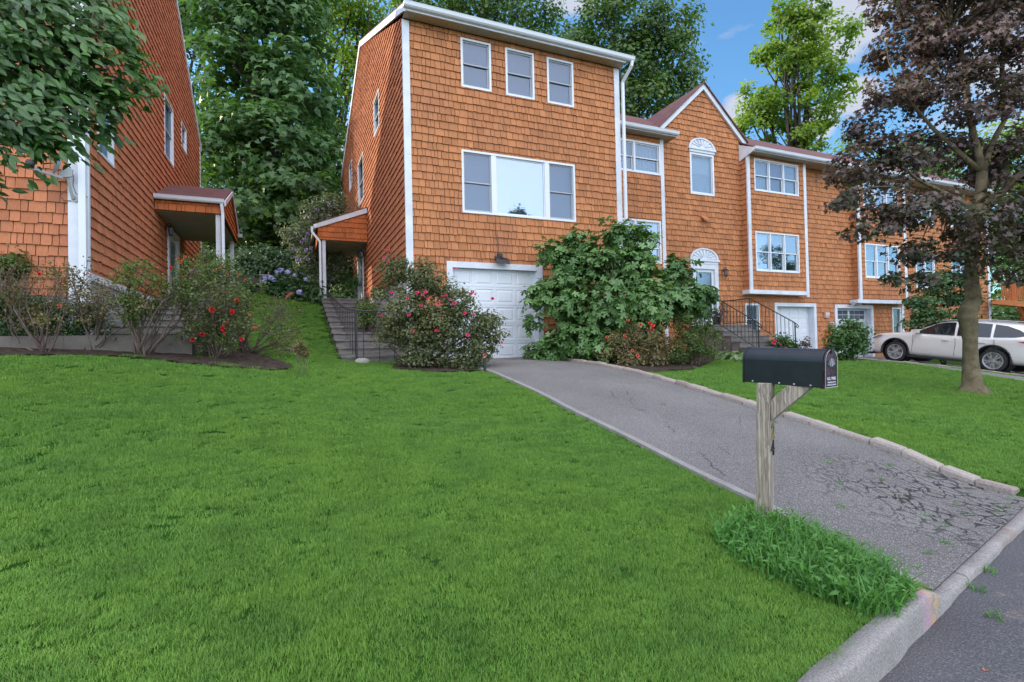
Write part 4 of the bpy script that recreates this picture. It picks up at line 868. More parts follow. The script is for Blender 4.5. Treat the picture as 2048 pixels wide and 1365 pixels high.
mb = MB(); mb.tube([(bx-.05, YC-.07, bz-.1), (bx-.05, YC-.07, .8)], .03, 6); mb.tube([(bx-.28, YC-.07, bz-.22), (bx+.1, YC-.07, bz-.22)], .03, 6); mb.tube([(bx-.28, YC-.07, bz-.22), (bx-.28, YC-.07, .8)], .025, 6); mb.box((bx-.42, YC-.14, bz-.75), (bx-.18, YC-.03, bz-.5)); mb.build('pipe', 'orange_wood', UM)
# end house
H4 = thing('town_house', 'orange shingle house at the row end behind the purple-leaved tree', 'house', (XS+.03, YC, .8))
XC0, XC1, XE = 20.95, 24.0, 31.0
gb = (19.83, .75, 22.2, 2.93); c1w = FW((1727.9, 487), (1799.5, 560), YBx); c2w = (c1w[0], 6.9, c1w[2], 8.05); sw3 = (23.45, 1.35, 24.05, 2.85)
e1 = (25.2, 6.6, 26.6, 7.9); e2 = (27.9, 3.9, 29.4, 5.4); e3 = (27.9, 6.6, 29.4, 7.9); e4 = (25.2, 3.7, 26.6, 5.3)
wall(H4, *CPn, [[(XS, .75), (XE, .75), (XE, 8.2), (XS, 8.2)]], [gb, sw3, e1, e2, e3, e4], 51, 'cedar', ext=[[(XS, .4), (XE, .4), (XE, 8.2), (XS, 8.2)]])
wall(H4, *BPn, [[(XC0, 3.1), (XC1, 3.1), (XC1, zB), (XC0, zB)]], [c1w, c2w], 52, 'cedar')
wall(H4, (XC0, 0, 0), (0, 1, 0), (-1, 0, 0), [[(YBx, 3.1), (YC, 3.1), (YC, zB), (YBx, zB)]], (), 53, 'cedar', 'side_wall')
for q in (c1w, c2w): window(H4, BPn, *q, cols=(CS, CS, CS), frame=.05, mull=.06)
window(H4, CPn, *sw3, cols=(('dh', 1, 'screen', 'glass_dull'),), frame=.06)
for q in (e1, e2, e3, e4): window(H4, CPn, *q, cols=(CL, CL), frame=.06)
for (x0, x1, z0_, pl) in ((XC0-.03, XC0+.12, 3.05, BPn), (XC1-.12, XC1+.04, 3.0, BPn), (XE-.12, XE+.05, .9, CPn), (24.1, 24.25, .8, CPn)):
    mb = MB(); ribbox(mb, pl, x0, x1, z0_, zB if pl is BPn or x0 > 30 else 3.05, -.02, .04); mb.build('corner_board', 'white', H4)
mb = MB(); mb.box((XC0-.22, YBx-.06, 2.98), (XC1-.1, YC-.03, 3.12)); mb.build('skirt_board', 'white', H4)
mb = MB(); ring(mb, CPn, gb[0], gb[2], gb[1], gb[3], .14, -.02, .04, .001); ribbox(mb, CPn, gb[2]-.15, gb[2]-.138, .75, 2.8, -.3, .0); ribbox(mb, CPn, gb[0]+.14, gb[2]-.15, 2.79, 2.8, -.3, 0); mb.build('garage_trim', 'white', H4)
garage_door(H4, CPn, gb[0]+.142, gb[2]-.152, .8, 2.79, 2, 4, .22, glaze=True)
roweave(H4, XS+.01, XE+.2, XS+.01, XE+.25, zB+.03)
mb = MB(); mb.face([(XE, YC, .3), (XE, 21.5, .3), (XE, 21.5, zB), (XE, 17.2, 10.2), (XE, YC, zB)]); mb.face([(XE, 21.5, .3), (XA, 21.5, .3), (XA, 21.5, zB), (XE, 21.5, zB)]); mb.build('rear_wall', 'cedar', H4)
fx, fz = PY(1716, 607, YBx-.0); FL = thing('floodlight', 'grey twin floodlight under the bay above the far glazed garage door', 'floodlight', (fx, YC-.03, fz)); mb = MB(); mb.box((fx-.05, YC-.12, fz-.02), (fx+.05, YC-.03, fz+.1)); mb.build('bracket', 'blk', FL)
for s_ in (-1, 1): mb = MB(); mb.tube([(fx+.05*s_, YC-.13, fz+.04), (fx+.22*s_, YC-.26, fz-.02)], [.04, .075], 8); mb.build('lamp_head', 'steelg', FL)
# entrance steps with railings
YS1, YS0 = 12.45, 10.8
SX0, SX1 = 12.35, 14.0
ST2 = steps('entrance_steps', 'grey concrete steps with black railings up to the arched white door', SX0, SX1, YS1, YS0, 2.08, .98, 6, land=1.24)
def rr2(x, name, label, first):
    zg = lambda y: 2.08 if y >= YS1 else 1.16+(y-YS0)/(YS1-YS0)*.92
    segs = [(x, YC-.08, 2.08, 2.95)]+[(x, y, zg(y), zg(y)+.86) for y in (YS1+.03, YS1-.5, YS0+.05)]
    t = railing(name, label, segs, .9, [0, 1, 3], 'iron', .018, .009, .125, .08, 'black railings of the entrance steps')
    mb = MB(); y, z = YS0+.05, segs[-1][3]; mb.tube([(x, y, z), (x, y-.07, z-.05), (x, y-.12, z-.11), (x, y-.08, z-.16), (x, y-.03, z-.12), (x, y-.06, z-.08)], .014, 6); mb.build('scroll', 'iron', t)
rr2(SX0+.07, 'step_railing', 'black iron railing on the left of the entrance steps, nearer the fig', 0)
rr2(SX1-.07, 'step_railing', 'black iron railing on the right of the entrance steps, by the small window', 1)
# deck at the far right end
dk = thing('wooden_deck', 'orange stained raised wooden deck past the end of the row', 'deck', (32, 17, 1))
def DP(x, y, z): q = D(x, y, z); return tuple(q)
zc = 24.5
mb = MB(); p0, p1 = Vector(DP(1984, 604, zc)), Vector(DP(2075, 612, zc-1)); mb.bar(p0, p1, .9, .24); mb.build('platform', 'orange_wood', dk)
mb = MB(); mb.bar(p0+Vector((0, 0, 1.0)), p1+Vector((0, 0, 1.0)), .08, .06); mb.build('top_rail', 'orange_wood', dk)
for k in range(26):
    q = p0+(p1-p0)*(k+.5)/26; mb = MB(); mb.bar(q+Vector((0, -.35, .12)), q+Vector((0, -.35, .98)), .035); mb.build('baluster', 'orange_wood', dk)
for xx in (.33, .82): q = p0+(p1-p0)*xx; mb = MB(); mb.bar(q+Vector((0, -.3, -.1)), q+Vector((0, -.3, 1.15)), .12); mb.build('deck_post', 'orange_wood', dk)
q = p0+(p1-p0)*.55; mb = MB(); mb.bar(q+Vector((0, -.2, -.1)), q+Vector((.5, 0, -.95)), .12); mb.bar(q+Vector((-.35, -.2, -.1)), q+Vector((.55, 0, -.8)), .10); mb.bar(q+Vector((.55, 0, -.1)), q+Vector((.55, 0, -2.6)), .18); mb.build('brace', 'orange_wood', dk)

# ================================================================== MAILBOX
def mailbox():
    yaw, L, W_, Hh, sp = math.radians(10.8), .556, .164, .248, .248-.082
    org = Vector((2.995, 2.764, 1.176)); t = thing('mailbox', 'black arched metal mailbox on a weathered wooden post by the driveway', 'mailbox', tuple(org), rot=(math.radians(2.0), 0, yaw))
    # local frame: -y towards the street (door), +x right, origin at the rear left bottom corner
    def prof(g=0): 
        r = W_/2+g; return [(-g, -g)]+[(W_/2-r*math.cos(PI*i/16), sp+r*math.sin(PI*i/16)) for i in range(17)]+[(W_+g, -g)]
    def arch(mb, y0, y1, g=0, cap=True):
        p = prof(g); n = len(p); A = [(x, y0, z) for x, z in p]; B = [(x, y1, z) for x, z in p]
        mb.mesh(A+B, [(i, n+i, n+(i+1) % n, (i+1) % n) for i in range(n)])
        if cap: mb.face(A[::-1]); mb.face(B)
    mb = MB(); arch(mb, -.004, -L+.012); o = mb.build('body', 'mbox', t, local=True)
    bv = o.modifiers.new('b', 'BEVEL'); bv.width = .002; bv.segments = 2
    mb = MB(); arch(mb, .002, -.012, .003); mb.build('rear_rim', 'mbox', t, local=True)
    mb = MB(); arch(mb, -L+.03, -L+.012, .0035); mb.build('front_rim', 'mbox', t, local=True)
    mb = MB(); arch(mb, -L+.0115, -L, -.004); d = mb.build('door', 'mdoor', t, local=True)
    mb = MB(); arch(mb, -L+.001, -L-.003, -.001, False)
    p0, p1 = prof(0), prof(-.006); n = len(p0); mb = MB(); mb.mesh([(x, -L-.003, z) for x, z in p0]+[(x, -L-.003, z) for x, z in p1], [(i, (i+1) % n, n+(i+1) % n, n+i) for i in range(n)]); mb.build('door_lip', 'steelg', d, local=True)
    mb = MB(); mb.box((W_/2-.018, -L-.012, sp+.055), (W_/2+.018, -L, sp+.09)); mb.box((W_/2-.012, -L+.01, sp+W_/2+.002), (W_/2+.012, -L+.05, sp+W_/2+.010)); mb.build('latch', 'mbox', t, local=True)
    pr = MB()   # worn embossed wing emblem on the door
    for s_ in (-1, 1):
        for k in range(5): a = .4+k*.28; c = Vector((W_/2, -L-.0028, .135)); e = c+Vector((s_*math.cos(a)*.05, 0, math.sin(a)*.055)); pr.bar(c+Vector((s_*.006, 0, .012*k/3)), e, .003, .0015, up=(0, 1, 0))
    pr.build('emblem', 'alu', d, local=True)
    def text(body, size, loc, rot, parent, mt, ext=.0008, name='lettering'):
        c = bpy.data.curves.new(name, 'FONT'); c.body = body; c.size = size; c.extrude = ext; c.align_x = 'CENTER'; c.align_y = 'CENTER'
        tmp = bpy.data.objects.new(name, c); COL.objects.link(tmp); bpy.context.view_layer.update(); me = bpy.data.meshes.new_from_object(tmp.evaluated_get(bpy.context.evaluated_depsgraph_get())); bpy.data.objects.remove(tmp)
        me.materials.clear(); me.materials.append(M[mt]); ob = bpy.data.objects.new(name, me); COL.objects.link(ob); ob.parent = parent; ob.location = loc; ob.rotation_euler = rot; return ob
    R0 = (PI/2, 0, 0)
    text('U.S. MAIL', .028, (W_/2, -L-.0035, .058), R0, d, 'white2'); text('APPROVED BY THE', .0125, (W_/2, -L-.0035, .034), R0, d, 'white2'); text('POSTMASTER GENERAL', .0115, (W_/2, -L-.0035, .018), R0, d, 'white2')
    for y in (-.075, -.265, -.365, -.47):
        mb = MB(); mb.lathe([(.001, -.004), (.006, -.003), (.006, .001)], (-.001, y, .012), 'x', 8); mb.build('rivet', 'steelg', t, local=True)
    # post: turned about 24 degrees
    pa = math.radians(23); ux, uy = Vector((math.cos(pa), math.sin(pa), 0)), Vector((-math.sin(pa), math.cos(pa), 0))
    top = Vector((3.03, 2.60, 1.175)); bot = Vector((3.045, 2.665, .02)); h = .046
    P = thing('mailbox_post', 'weathered grey wooden post with a diagonal brace and house number 24', 'post', tuple(bot))
    mb = MB(); q = []
    for c in (bot, top):
        for a, b in ((-1, -1), (1, -1), (1, 1), (-1, 1)): q.append(c+ux*a*h+uy*b*h)
    mb.mesh(q, [(0,3,2,1),(4,5,6,7),(0,1,5,4),(1,2,6,5),(2,3,7,6),(3,0,4,7)]); o = mb.build('post', 'post', P); bv = o.modifiers.new('b', 'BEVEL'); bv.width = .005; bv.segments = 2
    br0 = top+Vector((0, 0, -.185))-uy*h*.9; br1 = top+Vector((0, 0, -.012))-uy*.235
    d_ = (br1-br0).normalized(); up = ux.cross(d_).normalized()*.044; sd = ux*.042
    a0 = br0-uy*(-.0); mb = MB()
    pts = [br0+Vector((0, 0, -.07)), br0+Vector((0, 0, .07)), Vector(br1)+uy*.085, Vector(br1)-uy*.065]
    for p_ in pts[2:]: p_.z = top.z-.012
    mb.prism([p_-sd for p_ in pts], sd*2); o = mb.build('brace', 'post', P); bv = o.modifiers.new('b', 'BEVEL'); bv.width = .004; bv.segments = 2
    for ch, z, mt, sz in (('2', .835, 'brass', .15), ('4', .72, 'iron', .15)):
        loc = bot+(top-bot)*((z-.02)/1.155)-uy*(h+.004); o = text(ch, sz, loc-bot, (PI/2, 0, pa), P, mt, .004, 'house_number')
mailbox()
# ================================================================== SUV
def suv():
    R_ = .37; xf, xr = 1.42, -1.43
    t = thing('parked_suv', 'pearl white three-row SUV parked nose-in at the end garage behind the tree', 'car', (21.16, 10.37, .55), rot=None)
    zf_, zr_ = g1(20.3, 11.79)+.01, g1(20.3, 8.94)+.01
    t.location.z = (zf_+zr_)/2; pitch = math.atan((zf_-zr_)/2.85); t.rotation_euler = (0, -pitch, PI/2)
    S = [ # x, w, zb, zbelt, zroof, wroof, zc(crease)
     (2.42, .55, .30, .62, .64, .30), (2.40, .70, .24, .78, .80, .50), (2.28, .86, .22, .90, .93, .66), (2.05, .93, .22, .97, 1.01, .72), (1.7, .955, .22, 1.01, 1.07, .75), (1.3, .965, .24, 1.04, 1.11, .78),
     (1.02, .965, .25, 1.06, 1.15, .80), (.72, .965, .25, 1.06, 1.36, .74), (.36, .965, .25, 1.06, 1.60, .68), (0, .965, .25, 1.06, 1.69, .68), (-.6, .965, .25, 1.07, 1.73, .68), (-1.2, .97, .25, 1.09, 1.72, .67), (-1.7, .97, .25, 1.12, 1.69, .66),
     (-2.05, .965, .26, 1.16, 1.63, .64), (-2.25, .95, .28, 1.17, 1.50, .64), (-2.42, .90, .32, 1.14, 1.24, .66), (-2.50, .84, .36, 1.02, 1.07, .66), (-2.54, .76, .42, .92, .95, .60), (-2.54, .5, .45, .85, .88, .40)]
    zq = lambda z: z if z < 1.05 else 1.05+(z-1.05)*.80
    S = [(a, b, c, zq(d), zq(e)+.0, f) for a, b, c, d, e, f in S]
    def ringp(x, w, zb, zs, zr, wr):
        g = zr-zs > .12
        half = [(0, zb), (w*.80, zb), (w*.96, zb+.09), (w*.985, zb+.22), (w, .62 if zs > .8 else zb+.3), (w*.985, .80 if zs > .9 else zs-.03), (w*.975, zs-.06), (w*.93, zs)]
        half += [(wr+(w*.93-wr)*.45, zs+(zr-zs)*.55), (wr, zr-.07*(1 if g else .3)), (wr*.80, zr-.012), (0, zr)]
        return [(x, y, z) for y, z in half]+[(x, -y, z) for y, z in half[-2:0:-1]]
    rings = [ringp(*s) for s in S]; n = len(rings[0]); mb = MB(); vs = [p for r in rings for p in r]
    fs = [(i*n+j, i*n+(j+1) % n, (i+1)*n+(j+1) % n, (i+1)*n+j) for i in range(len(rings)-1) for j in range(n)]
    fs += [tuple(range(n))[::-1], tuple((len(rings)-1)*n+j for j in range(n))]; mb.mesh(vs, fs)
    o = mb.build('body', 'paint', t, local=True, smooth=True); sb = o.modifiers.new('s', 'SUBSURF'); sb.levels = 2; sb.render_levels = 2
    # wheel openings: cut for good, the cutters are deleted
    cut = MB()
    for x in (xf, xr):
        for s_ in (-1, 1): cut.tube([(x, s_*.60, .40), (x, s_*1.10, .40)], .445, 28)
    co = cut.build('cut', 'blk', None); bo = o.modifiers.new('c', 'BOOLEAN'); bo.object = co; bo.operation = 'DIFFERENCE'; bo.solver = 'EXACT'
    co.parent = t
    import bmesh
    for ob_ in (o, co):
        bm = bmesh.new(); bm.from_mesh(ob_.data); bmesh.ops.recalc_face_normals(bm, faces=bm.faces); bm.to_mesh(ob_.data); bm.free()
    bpy.context.view_layer.update()
    dg = bpy.context.evaluated_depsgraph_get(); me = bpy.data.meshes.new_from_object(o.evaluated_get(dg)); o.modifiers.clear(); o.data = me
    me.polygons.foreach_set('use_smooth', [True]*len(me.polygons)); bpy.data.objects.remove(co)
    if not me.materials: me.materials.append(M['paint'])
    for x in (xf, xr):
        for s_ in (1, -1):
            y = s_*.82; w_ = MB(); w_.lathe([(.26, -.11), (.34, -.115), (.368, -.08), (.372, 0), (.368, .08), (.34, .115), (.26, .11)], (x, y, R_), 'y', 36)
            wh = w_.build('wheel', 'rubber', t, local=True, smooth=True)
            r_ = MB(); r_.lathe([(.262, .09*s_), (.262, -.06*s_), (.001, -.06*s_)], (x, y, R_), 'y', 30)
            r_.lathe([(.255, .10*s_), (.268, .112*s_), (.235, .105*s_), (.232, .04*s_)], (x, y, R_), 'y', 30); r_.lathe([(.06, .06*s_), (.055, .10*s_), (.001, .105*s_)], (x, y, R_), 'y', 16)
            for k in range(10):
                a = 2*PI*k/10+(.16 if k % 2 else -.06); d = Vector((math.cos(a), 0, math.sin(a))); c = Vector((x, y+.085*s_, R_)); r_.bar(c+d*.045, c+d*.24, .034, .022, up=(0, 1, 0))
            r_.build('rim', 'rim', wh, local=True)
            a_ = MB(); pts = [(x+.455*math.cos(q), s_*(.955), .40+.455*math.sin(q)) for q in np.linspace(-.25, PI+.25, 22)]; a_.tube(pts, .028, 6); a_.build('arch_trim', 'blk', t, local=True, smooth=True)
            l_ = MB(); l_.lathe([(.44, -.30*s_), (.44, .10*s_)], (x, y, .40), 'y', 28); l_.lathe([(.44, -.30*s_), (.001, -.30*s_)], (x, y, .40), 'y', 28); l_.build('wheel_well', 'blk', t, local=True)
    def yb_(z, x): # side glass surface
        return 0
    def sidepanel(pts, mt, name, s_, off=.034, th=.012):
        def yy(x, z):
            i = 0
            while i < len(S)-2 and not (S[i][0] >= x >= S[i+1][0]): i += 1
            k = (S[i][0]-x)/(S[i][0]-S[i+1][0]); f = lambda j: S[i][j]+(S[i+1][j]-S[i][j])*k
            w, zs, zr, wr = f(1), f(3), f(4), f(5); q = [(zs-.06, w*.975), (zs, w*.93), (zs+(zr-zs)*.55, wr+(w*.93-wr)*.45), (zr-.07, wr)]
            if z <= q[0][0]: return w*.982
            for (z0, y0), (z1, y1) in zip(q[:-1], q[1:]):
                if z <= z1: return y0+(y1-y0)*(z-z0)/max(1e-6, z1-z0)
            return q[-1][1]
        pts = [(x, zq(z)) for x, z in pts]; P = [(x, s_*(yy(x, z)+off), z) for x, z in pts]; mb = MB(); mb.prism(P, (0, -s_*th*2.5, 0)); return mb.build(name, mt, t, local=True)
    for s_ in (1, -1):
        sidepanel([(.82, 1.10), (.78, 1.16), (.30, 1.52), (.02, 1.61), (-.28, 1.635), (-.34, 1.10)], 'cglass', 'side_window', s_)
        sidepanel([(-.42, 1.10), (-.36, 1.64), (-.9, 1.645), (-1.24, 1.63), (-1.30, 1.12)], 'cglass', 'side_window', s_)
        sidepanel([(-1.38, 1.13), (-1.33, 1.62), (-1.62, 1.58), (-1.95, 1.44), (-2.20, 1.26), (-1.9, 1.18)], 'cglass', 'side_window', s_)
        for x0 in (.88, -.39, -1.42):
            pts = [(x0, .95*s_, .42), (x0-.03, .972*s_, .80), (x0-.0, .958*s_, 1.03)]; mb = MB(); mb.tube(pts, .005, 4); mb.build('door_seam', 'blk', t, local=True)
        for x0 in (-.12, -1.12): mb = MB(); mb.box((x0-.11, s_*.955, .90), (x0+.11, s_*.995, .925)); mb.build('door_handle', 'paint', t, local=True)
        mb = MB(); mb.box((1.0, s_*.94, .235), (-1.0, s_*.985, .30)); mb.build('sill_trim', 'blk', t, local=True)
        mb = MB(); mb.prism([(.86, s_*.95, 1.10), (.66, s_*.95, 1.10), (.66, s_*.95, 1.23), (.82, s_*.95, 1.21)], (0, s_*.20, 0)); mb.build('mirror', 'paint', t, local=True)
        mb = MB(); mb.prism([(2.34, s_*.62, .86), (2.05, s_*.90, .94), (1.86, s_*.952, .95), (2.02, s_*.945, .87), (2.28, s_*.86, .80), (2.41, s_*.62, .78)], (0, s_*.02, .0)); mb.build('headlight', 'clear_lens', t, local=True)
        mb = MB(); mb.prism([(-1.98, s_*.972, 1.02), (-2.30, s_*.945, 1.05), (-2.46, s_*.84, 1.04), (-2.52, s_*.6, 1.0), (-2.50, s_*.6, .92), (-2.47, s_*.85, .92), (-2.3, s_*.955, .95)], (-.012, s_*.012, 0)); mb.build('taillight', 'red_lens', t, local=True)
        mb = MB(); mb.tube([(.2, s_*.60, zq(1.70)), (-.6, s_*.61, zq(1.765)), (-1.8, s_*.59, zq(1.72))], .014, 5); mb.build('roof_rail', 'steelg', t, local=True)
    mb = MB(); mb.prism([(1.0, -.70, zq(1.14)), (1.0, .70, zq(1.14)), (.38, .58, zq(1.60)), (.38, -.58, zq(1.60))], (.02, 0, .02)); mb.build('windscreen', 'cglass', t, local=True)
    mb = MB(); mb.prism([(-2.22, -.56, zq(1.54)), (-2.22, .56, zq(1.54)), (-2.46, .64, zq(1.17)), (-2.46, -.64, zq(1.17))], (-.03, 0, .01)); mb.build('rear_window', 'cglass', t, local=True)
    mb = MB(); mb.box((-2.53, -.8, .33), (-2.60, .8, .46)); mb.build('bumper', 'blk', t, local=True)
    mb = MB(); mb.box((2.30, -.84, .20), (2.44, .84, .27)); mb.build('bumper', 'blk', t, local=True)
suv()

# ================================================================== BEDS
def inpoly(P, x, y):
    P = np.asarray(P); c = np.zeros(np.shape(x), bool); j = len(P)-1
    for i in range(len(P)):
        xi, yi, xj, yj = P[i][0], P[i][1], P[j][0], P[j][1]
        c ^= ((yi > y) != (yj > y)) & (x < (xj-xi)*(y-yi)/(yj-yi+1e-12)+xi); j = i
    return c
def pix(*q): return [tuple(G(*p)[:2]) for p in q]
bedL = [(-9, 9.92)]+[(-9, 9.3)]+pix((5, 713), (200, 713), (330, 723), (450, 737), (540, 742), (592, 741), (570, 726), (520, 711), (470, 703))+[(-1.45, 11.3), (-1.45, 9.92)]
bedM = [(2.38, 12), (2.38, 10.9), (1.9, 10.6), (1.75, 9.6), (2.3, 8.9), (3.19, 8.7), (3.19, 12)]
bedR = [(5.99, 12), (5.99, 8.3), (6.4, 8.15), (7.8, 8.6), (9.2, 9.6), (10.6, 10.7), (12.3, 11.1), (12.3, 13.3), (8.6, 13.3), (8.6, 12)]
bedE = [(18.8, 12.2), (18.8, 13.6), (19.5, 13.6), (19.5, 12.0)]
def bed(label, P):
    P = np.array(P); x0, y0 = P.min(0); x1, y1 = P.max(0); st = .09
    xs_, ys_ = np.arange(x0, x1, st), np.arange(y0, y1, st); X, Y = np.meshgrid(xs_, ys_, indexing='ij')
    rs = np.random.RandomState(5); X2, Y2 = X+rs.normal(size=X.shape)*.012, Y+rs.normal(size=X.shape)*.012
    Z = gz(X2, Y2)+.012+rs.uniform(0, .022, X.shape); V = np.stack([X2, Y2, Z], -1).reshape(-1, 3); b = len(ys_)
    i, j = np.meshgrid(np.arange(len(xs_)-1), np.arange(b-1), indexing='ij'); k = inpoly(P, X[:-1, :-1]+st/2, Y[:-1, :-1]+st/2).ravel(); q = (i*b+j).ravel()[k]
    o = npmesh('mulch_bed', V, np.stack([q, q+b, q+b+1, q+1], -1), np.full(len(q), .5), 'mulch'); tag(o, kind='structure')
for lab, P in (('', bedL), ('', bedM), ('', bedR), ('', bedE)): bed(lab, P)
# ================================================================== GRASS
def blades(N, R_, h0, h1, w_, rs, lean=.5, seg=3, centre=None, root=None):
    """curved tapering blades -> V, F (quads as tris), tone"""
    if root is None:
        r = R_*np.sqrt(rs.uniform(0, 1, N)); a = rs.uniform(0, 2*PI, N); root = np.stack([r*np.cos(a), r*np.sin(a), np.zeros(N)], -1)
    h = rs.uniform(h0, h1, N); az = rs.uniform(0, 2*PI, N); dirn = np.stack([np.cos(az), np.sin(az)], -1); side = np.stack([-dirn[:, 1], dirn[:, 0]], -1)
    ln = lean*rs.uniform(.2, 1, N)*h; V = []
    for k in range(seg+1):
        t = k/seg; ww = w_*(1-t**1.6)*.5*(h/h1)**.5
        c = np.concatenate([root[:, :2]+dirn*(ln*t*t)[:, None], (root[:, 2]+h*t*(1-.25*t*np.clip(ln/h, 0, 1.5)))[:, None]], 1)
        if k < seg:
            V += [np.concatenate([c[:, :2]+side*ww[:, None], c[:, 2:]], 1), np.concatenate([c[:, :2]-side*ww[:, None], c[:, 2:]], 1)]
        else: V.append(c)
    V = np.stack(V, 1); m = 2*seg+1; F = []
    for k in range(seg-1): F += [(2*k, 2*k+1, 2*k+3), (2*k, 2*k+3, 2*k+2)]
    F.append((2*seg-2, 2*seg-1, 2*seg)); F = np.array(F); Fa = (F[None]+(np.arange(N)*m)[:, None, None]).reshape(-1, 3)
    return V.reshape(-1, 3), Fa, np.repeat(np.clip(rs.normal(.5, .22, N), 0, 1), len(F))
def tufts(cnt, **k):
    o = []
    for i in range(cnt):
        rs = np.random.RandomState(100+i); V, F, T = blades(rs=rs, **k); ob = npmesh('grass_tuft', V, F, T, 'blade'); COL.objects.unlink(ob); o.append(ob)
    return o
def scatter(name, P, scl, rot, srcs, label=None, cat=None, kind='stuff'):
    me = bpy.data.meshes.new(name); me.vertices.add(len(P)); me.vertices.foreach_set('co', P.astype(np.float32).ravel())
    a = me.attributes.new('sc', 'FLOAT_VECTOR', 'POINT'); a.data.foreach_set('vector', scl.astype(np.float32).ravel())
    a = me.attributes.new('ro', 'FLOAT_VECTOR', 'POINT'); a.data.foreach_set('vector', rot.astype(np.float32).ravel()); me.update()
    ob = bpy.data.objects.new(name, me); COL.objects.link(ob)
    g = bpy.data.node_groups.new(name, 'GeometryNodeTree'); g.interface.new_socket('Geometry', in_out='INPUT', socket_type='NodeSocketGeometry'); g.interface.new_socket('Geometry', in_out='OUTPUT', socket_type='NodeSocketGeometry')
    N = g.nodes; gi, go = N.new('NodeGroupInput'), N.new('NodeGroupOutput'); j = N.new('GeometryNodeJoinGeometry')
    for s_ in srcs:
        oi = N.new('GeometryNodeObjectInfo'); oi.inputs['Object'].default_value = s_; oi.inputs['As Instance'].default_value = True; g.links.new(oi.outputs['Geometry'], j.inputs[0])
    ip = N.new('GeometryNodeInstanceOnPoints'); ip.inputs['Pick Instance'].default_value = True
    def at(n_): q = N.new('GeometryNodeInputNamedAttribute'); q.data_type = 'FLOAT_VECTOR'; q.inputs['Name'].default_value = n_; return q.outputs['Attribute']
    g.links.new(gi.outputs[0], ip.inputs['Points']); g.links.new(j.outputs[0], ip.inputs['Instance']); g.links.new(at('ro'), ip.inputs['Rotation']); g.links.new(at('sc'), ip.inputs['Scale']); g.links.new(ip.outputs[0], go.inputs[0])
    m = ob.modifiers.new('scatter', 'NODES'); m.node_group = g; ob['kind'] = kind
    if label: ob['label'] = label; ob['category'] = cat
    return ob
def on_lawn(X, Y, mg=0.):
    k = Y > kin(X)-.02+mg
    k &= ~((X > 3.20-mg) & (X < 5.99+mg) & (Y < 12.2)); k &= ~((X > 16.72) & (X < 18.78)); k &= ~(X > 19.5)
    k &= ~((X > .86) & (Y > 11.0-mg) & (X < 3.3)); k &= ~((X > XL) & (Y > YF-.02)); k &= ~((X > 8.5) & (Y > 13.2)); k &= ~((X > 12.3) & (X < 14.05) & (Y > 10.75))
    k &= ~((X < -1.45) & (Y > 9.9)); k &= Y < 20.5
    for P in (bedL, bedM, bedR, bedE): k &= ~inpoly(P, X, Y)
    return k
def vnoise(X, Y, s, seed):
    rs = np.random.RandomState(seed); a = rs.uniform(0, 2*PI, 12); f = s*rs.uniform(.5, 1.8, 12); p = rs.uniform(0, 2*PI, 12)
    return sum(np.sin((X*math.cos(a[i])+Y*math.sin(a[i]))*f[i]+p[i]) for i in range(12))/5
rs = np.random.RandomState(3)
PTS, SCS = [], []
for (r0, r1, dens, s_) in ((1.4, 3.2, 760, .85), (3.2, 5, 520, 1.0), (5, 8, 280, 1.2), (8, 13, 150, 1.5), (13, 22, 70, 2.0)):
    x0, x1, y0, y1 = (-12, 20, 0, 21); n = int(dens*(2*r1)*(r1+1.2)); X = rs.uniform(-r1, r1, n); Y = rs.uniform(-1.2, r1, n)
    R_ = np.hypot(X, Y); v = np.stack([X, Y, np.zeros(n)], -1); dep = v@_d; lat = v@_r
    k = (R_ >= r0) & (R_ < r1) & (dep > -.8) & (np.abs(lat) < np.maximum(dep, 0)*1.2+3.2) & on_lawn(X, Y)
    X, Y = X[k], Y[k]; PTS.append(np.stack([X, Y, gz(X, Y)-.012], -1)); q = s_*(1+.16*np.clip(vnoise(X, Y*1.5, 5, 4), -1.4, 1.4)); SCS.append(np.stack([np.full(len(X), s_), np.full(len(X), s_), q*(.86 if s_ > 1.3 else .95)], -1))
PTS, SCS = np.concatenate(PTS), np.concatenate(SCS); n = len(PTS)
wv = vnoise(PTS[:, 0], PTS[:, 1], 3.2, 9)*.16
ROT = np.stack([wv+rs.normal(size=n)*.07, vnoise(PTS[:, 0], PTS[:, 1], 2.6, 12)*.16+rs.normal(size=n)*.07, rs.uniform(0, 2*PI, n)], -1)
scatter('lawn_grass', PTS, SCS, ROT, tufts(5, N=120, R_=.062, h0=.014, h1=.036, w_=.0036, lean=.9), 'short soft green lawn grass covering both front yards', 'grass')
print('grass tufts', n)
# tall rough grass round the mailbox post
reg = pix((1425, 1075), (1470, 1050), (1520, 1045), (1600, 1062), (1700, 1115), (1800, 1170), (1828, 1190), (1800, 1240), (1730, 1235), (1620, 1195), (1520, 1150), (1450, 1115))
Pn = np.array(reg); x0, y0 = Pn.min(0); x1, y1 = Pn.max(0)
X = rs.uniform(x0, x1, 9000); Y = rs.uniform(y0, y1, 9000); k = inpoly(reg, X, Y); X, Y = X[k][:2600], Y[k][:2600]
root = np.stack([X, Y, gz(X, Y)-.01], -1); V, F, T = blades(len(X), 0, .07, .20, .012, np.random.RandomState(4), 1.25, 5, root=root)
tf = thing('grass_clump', 'overgrown clump of tall weedy grass at the foot of the mailbox post', 'grass clump', (3.0, 2.4, .18))
npmesh('tall_blades', V, F, T, 'lf_tuft', tf)
k2 = np.random.RandomState(8).permutation(len(X))[:1500]; P_ = root[k2]+np.stack([rs.normal(size=1500)*.02, rs.normal(size=1500)*.02, rs.uniform(.02, .13, 1500)], -1)
